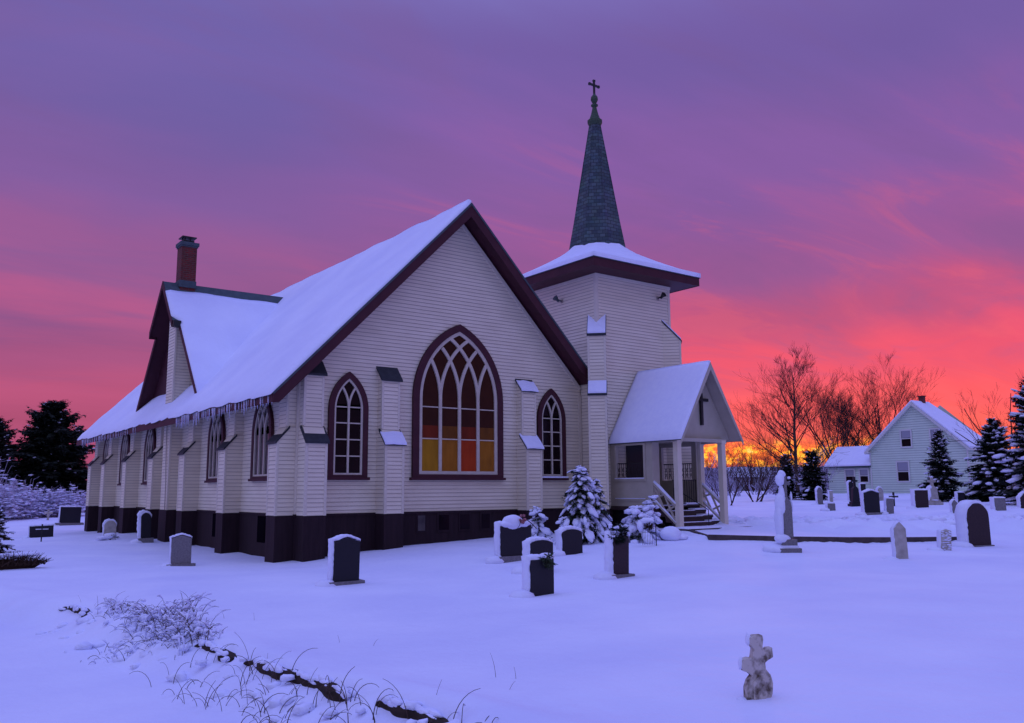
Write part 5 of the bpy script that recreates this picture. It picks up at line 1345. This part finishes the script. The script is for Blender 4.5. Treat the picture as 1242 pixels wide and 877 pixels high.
# cloud noise on a flat layer, stretched
den=math_('ADD',math_('MAXIMUM',Zc,0),.10)
cu=math_('DIVIDE',X,den); cv=math_('DIVIDE',Y,den)
cmb=N.new('ShaderNodeCombineXYZ'); L.new(cu,cmb.inputs[0]); L.new(cv,cmb.inputs[1])
mp=N.new('ShaderNodeMapping'); mp.inputs['Rotation'].default_value=(0,0,math.radians(25)); mp.inputs['Scale'].default_value=(.35,.9,1); L.new(cmb.outputs[0],mp.inputs[0])
nz=N.new('ShaderNodeTexNoise'); nz.inputs['Scale'].default_value=.75; nz.inputs['Detail'].default_value=7; nz.inputs['Roughness'].default_value=.5; nz.inputs['Distortion'].default_value=.5
L.new(mp.outputs[0],nz.inputs['Vector'])
cl=math_('SUBTRACT',nz.outputs['Fac'],.5)
e2=math_('ADD',elev,math_('MULTIPLY',cl,math_('MULTIPLY',math_('MINIMUM',math_('MAXIMUM',elev,0),.22),1.7)))
e2=math_('ADD',e2,math_('MULTIPLY',.016,math_('MINIMUM',math_('MULTIPLY',math_('MAXIMUM',elev,0),14),1)))
def ramp(stops,fac):
    r=N.new('ShaderNodeValToRGB'); cr=r.color_ramp; cr.interpolation='EASE'
    while len(cr.elements)<len(stops): cr.elements.new(.5)
    for el,(p,c) in zip(cr.elements,stops): el.position=p; el.color=(*c,1)
    L.new(fac,r.inputs[0]); return r.outputs[0]
deg=lambda d:d/90
near=ramp([(0,(.87,.12,.065)),(deg(2.5),(1.0,.135,.09)),(deg(6),(1.0,.102,.125)),(deg(9.5),(.86,.088,.165)),(deg(13),(.54,.088,.225)),(deg(17),(.345,.10,.32)),(deg(22),(.24,.107,.375)),(deg(29),(.175,.108,.375)),(deg(50),(.34,.38,1.0)),(deg(75),(.58,.68,1.95))],e2)
far=ramp([(0,(.305,.061,.156)),(deg(2.5),(.40,.07,.17)),(deg(5.5),(.47,.085,.195)),(deg(7.5),(.50,.09,.21)),(deg(10.5),(.42,.094,.245)),(deg(14),(.30,.098,.285)),(deg(19),(.22,.107,.345)),(deg(27),(.155,.115,.38)),(deg(50),(.34,.38,1.0)),(deg(75),(.58,.68,1.95))],e2)
back=ramp([(0,(.23,.20,.27)),(deg(10),(.25,.23,.36)),(deg(30),(.33,.35,.66)),(deg(50),(.45,.51,1.2)),(deg(75),(.58,.68,1.95))],elev)
def mix(f,a,b,t='MIX'):
    n=N.new('ShaderNodeMix'); n.data_type='RGBA'; n.blend_type=t
    if isinstance(f,(int,float)): n.inputs[0].default_value=f
    else: L.new(f,n.inputs[0])
    for i,x in ((6,a),(7,b)):
        if isinstance(x,tuple): n.inputs[i].default_value=(*x,1)
        else: L.new(x,n.inputs[i])
    return n.outputs[2]
def sstep(v,a,b):
    n=N.new('ShaderNodeMapRange'); n.interpolation_type='SMOOTHSTEP'; n.inputs[1].default_value=a; n.inputs[2].default_value=b; L.new(v,n.inputs[0]); return n.outputs[0]
front=mix(sstep(dt,math.cos(math.radians(36)),math.cos(math.radians(5))),far,near)
bx=N.new('ShaderNodeVectorMath'); bx.operation='SCALE'; L.new(back,bx.inputs[0]); L.new(math_('ADD',.93,math_('MULTIPLY',math_('MAXIMUM',math_('MULTIPLY',X,-1),0),.34)),bx.inputs['Scale']); back=bx.outputs[0]
c=mix(sstep(dt,-.35,.35),back,front)
# cloud shading
shade=N.new('ShaderNodeMapRange'); shade.inputs[1].default_value=.35; shade.inputs[2].default_value=.65; shade.inputs[3].default_value=1.12; shade.inputs[4].default_value=.86; L.new(nz.outputs['Fac'],shade.inputs[0])
n3=N.new('ShaderNodeTexNoise'); n3.inputs['Scale'].default_value=2.6; n3.inputs['Detail'].default_value=8; n3.inputs['Roughness'].default_value=.62; n3.inputs['Distortion'].default_value=.8; L.new(mp.outputs[0],n3.inputs['Vector'])
mott=math_('MULTIPLY',sstep(n3.outputs['Fac'],.46,.66),math_('MULTIPLY',sstep(elev,deg(4),deg(9)),.30))
c=mix(mott,c,(.20,.10,.30))
mot2=math_('MULTIPLY',math_('SUBTRACT',1,sstep(n3.outputs['Fac'],.34,.48)),math_('MULTIPLY',math_('SUBTRACT',1,sstep(elev,deg(16),deg(26))),math_('MULTIPLY',sstep(dt,math.cos(math.radians(32)),math.cos(math.radians(10))),.22)))
c=mix(mot2,c,(.95,.13,.17))
g=N.new('ShaderNodeVectorMath'); g.operation='SCALE'; L.new(c,g.inputs[0]); L.new(shade.outputs[0],g.inputs['Scale'])
c=g.outputs[0]
# broken bright gold band just over the horizon
nb=N.new('ShaderNodeTexNoise'); nb.inputs['Scale'].default_value=62; nb.inputs['Detail'].default_value=8; nb.inputs['Roughness'].default_value=.75
mb_=N.new('ShaderNodeMapping'); mb_.inputs['Scale'].default_value=(1,1,1.8); L.new(tc.outputs['Generated'],mb_.inputs[0]); L.new(mb_.outputs[0],nb.inputs['Vector'])
band=math_('MULTIPLY',math_('MULTIPLY',sstep(elev,deg(.8),deg(1.6)),math_('SUBTRACT',1,sstep(elev,deg(2.1),deg(3.3)))),sstep(dt,math.cos(math.radians(15)),math.cos(math.radians(7))))
c=mix(math_('MULTIPLY',band,.8),c,(1.1,.18,.03))
bright=math_('MULTIPLY',band,sstep(nb.outputs['Fac'],.47,.56))
c=mix(bright,c,(1.9,.75,.06))
c=mix(math_('MULTIPLY',band,sstep(nb.outputs['Fac'],.57,.66)),c,(1.5,1.0,.30))
dark=math_('MULTIPLY',band,math_('SUBTRACT',1,sstep(nb.outputs['Fac'],.36,.46)))
c=mix(math_('MULTIPLY',dark,.8),c,(.30,.035,.04))
# physical sky for the sun below the horizon adds its faint twilight
sky=N.new('ShaderNodeTexSky'); sky.sky_type='NISHITA'; sky.sun_disc=False; sky.sun_elevation=math.radians(1.0); sky.sun_rotation=SAZ; sky.altitude=50
g2=N.new('ShaderNodeVectorMath'); g2.operation='SCALE'; g2.inputs['Scale'].default_value=.004; L.new(sky.outputs[0],g2.inputs[0])
c=mix(1.0,c,g2.outputs[0],'ADD')
L.new(c,bg.inputs[0]); bg.inputs[1].default_value=1.0

ld=bpy.data.lights.new('sun','SUN'); ld.energy=.35; ld.angle=math.radians(9); ld.color=(1,.50,.42)
lo=bpy.data.objects.new('sun',ld); col.objects.link(lo)
sv=V((sdx*math.cos(.08),sdy*math.cos(.08),math.sin(.08))); lo.rotation_euler=sv.to_track_quat('Z','Y').to_euler(); lo.location=(60,45,20)

cd=bpy.data.cameras.new('camera'); cam=bpy.data.objects.new('camera',cd); col.objects.link(cam)
ya,pi_,ro=.6455,.1483,-.0068
fw=V((math.sin(ya)*math.cos(pi_),math.cos(ya)*math.cos(pi_),math.sin(pi_))); rt=V((math.cos(ya),-math.sin(ya),0)); up=rt.cross(fw)
r2=rt*math.cos(ro)+up*math.sin(ro); u2=-rt*math.sin(ro)+up*math.cos(ro)
cam.matrix_world=Matrix(((r2.x,u2.x,-fw.x,CAM[0]),(r2.y,u2.y,-fw.y,CAM[1]),(r2.z,u2.z,-fw.z,CAM[2]),(0,0,0,1)))
cd.sensor_width=36; cd.lens=1038.96/1242*36; cd.clip_end=5000; cd.clip_start=.05
sc.camera=cam
sc.view_settings.view_transform='Standard'; sc.view_settings.look='None'; sc.view_settings.exposure=0; sc.view_settings.gamma=1
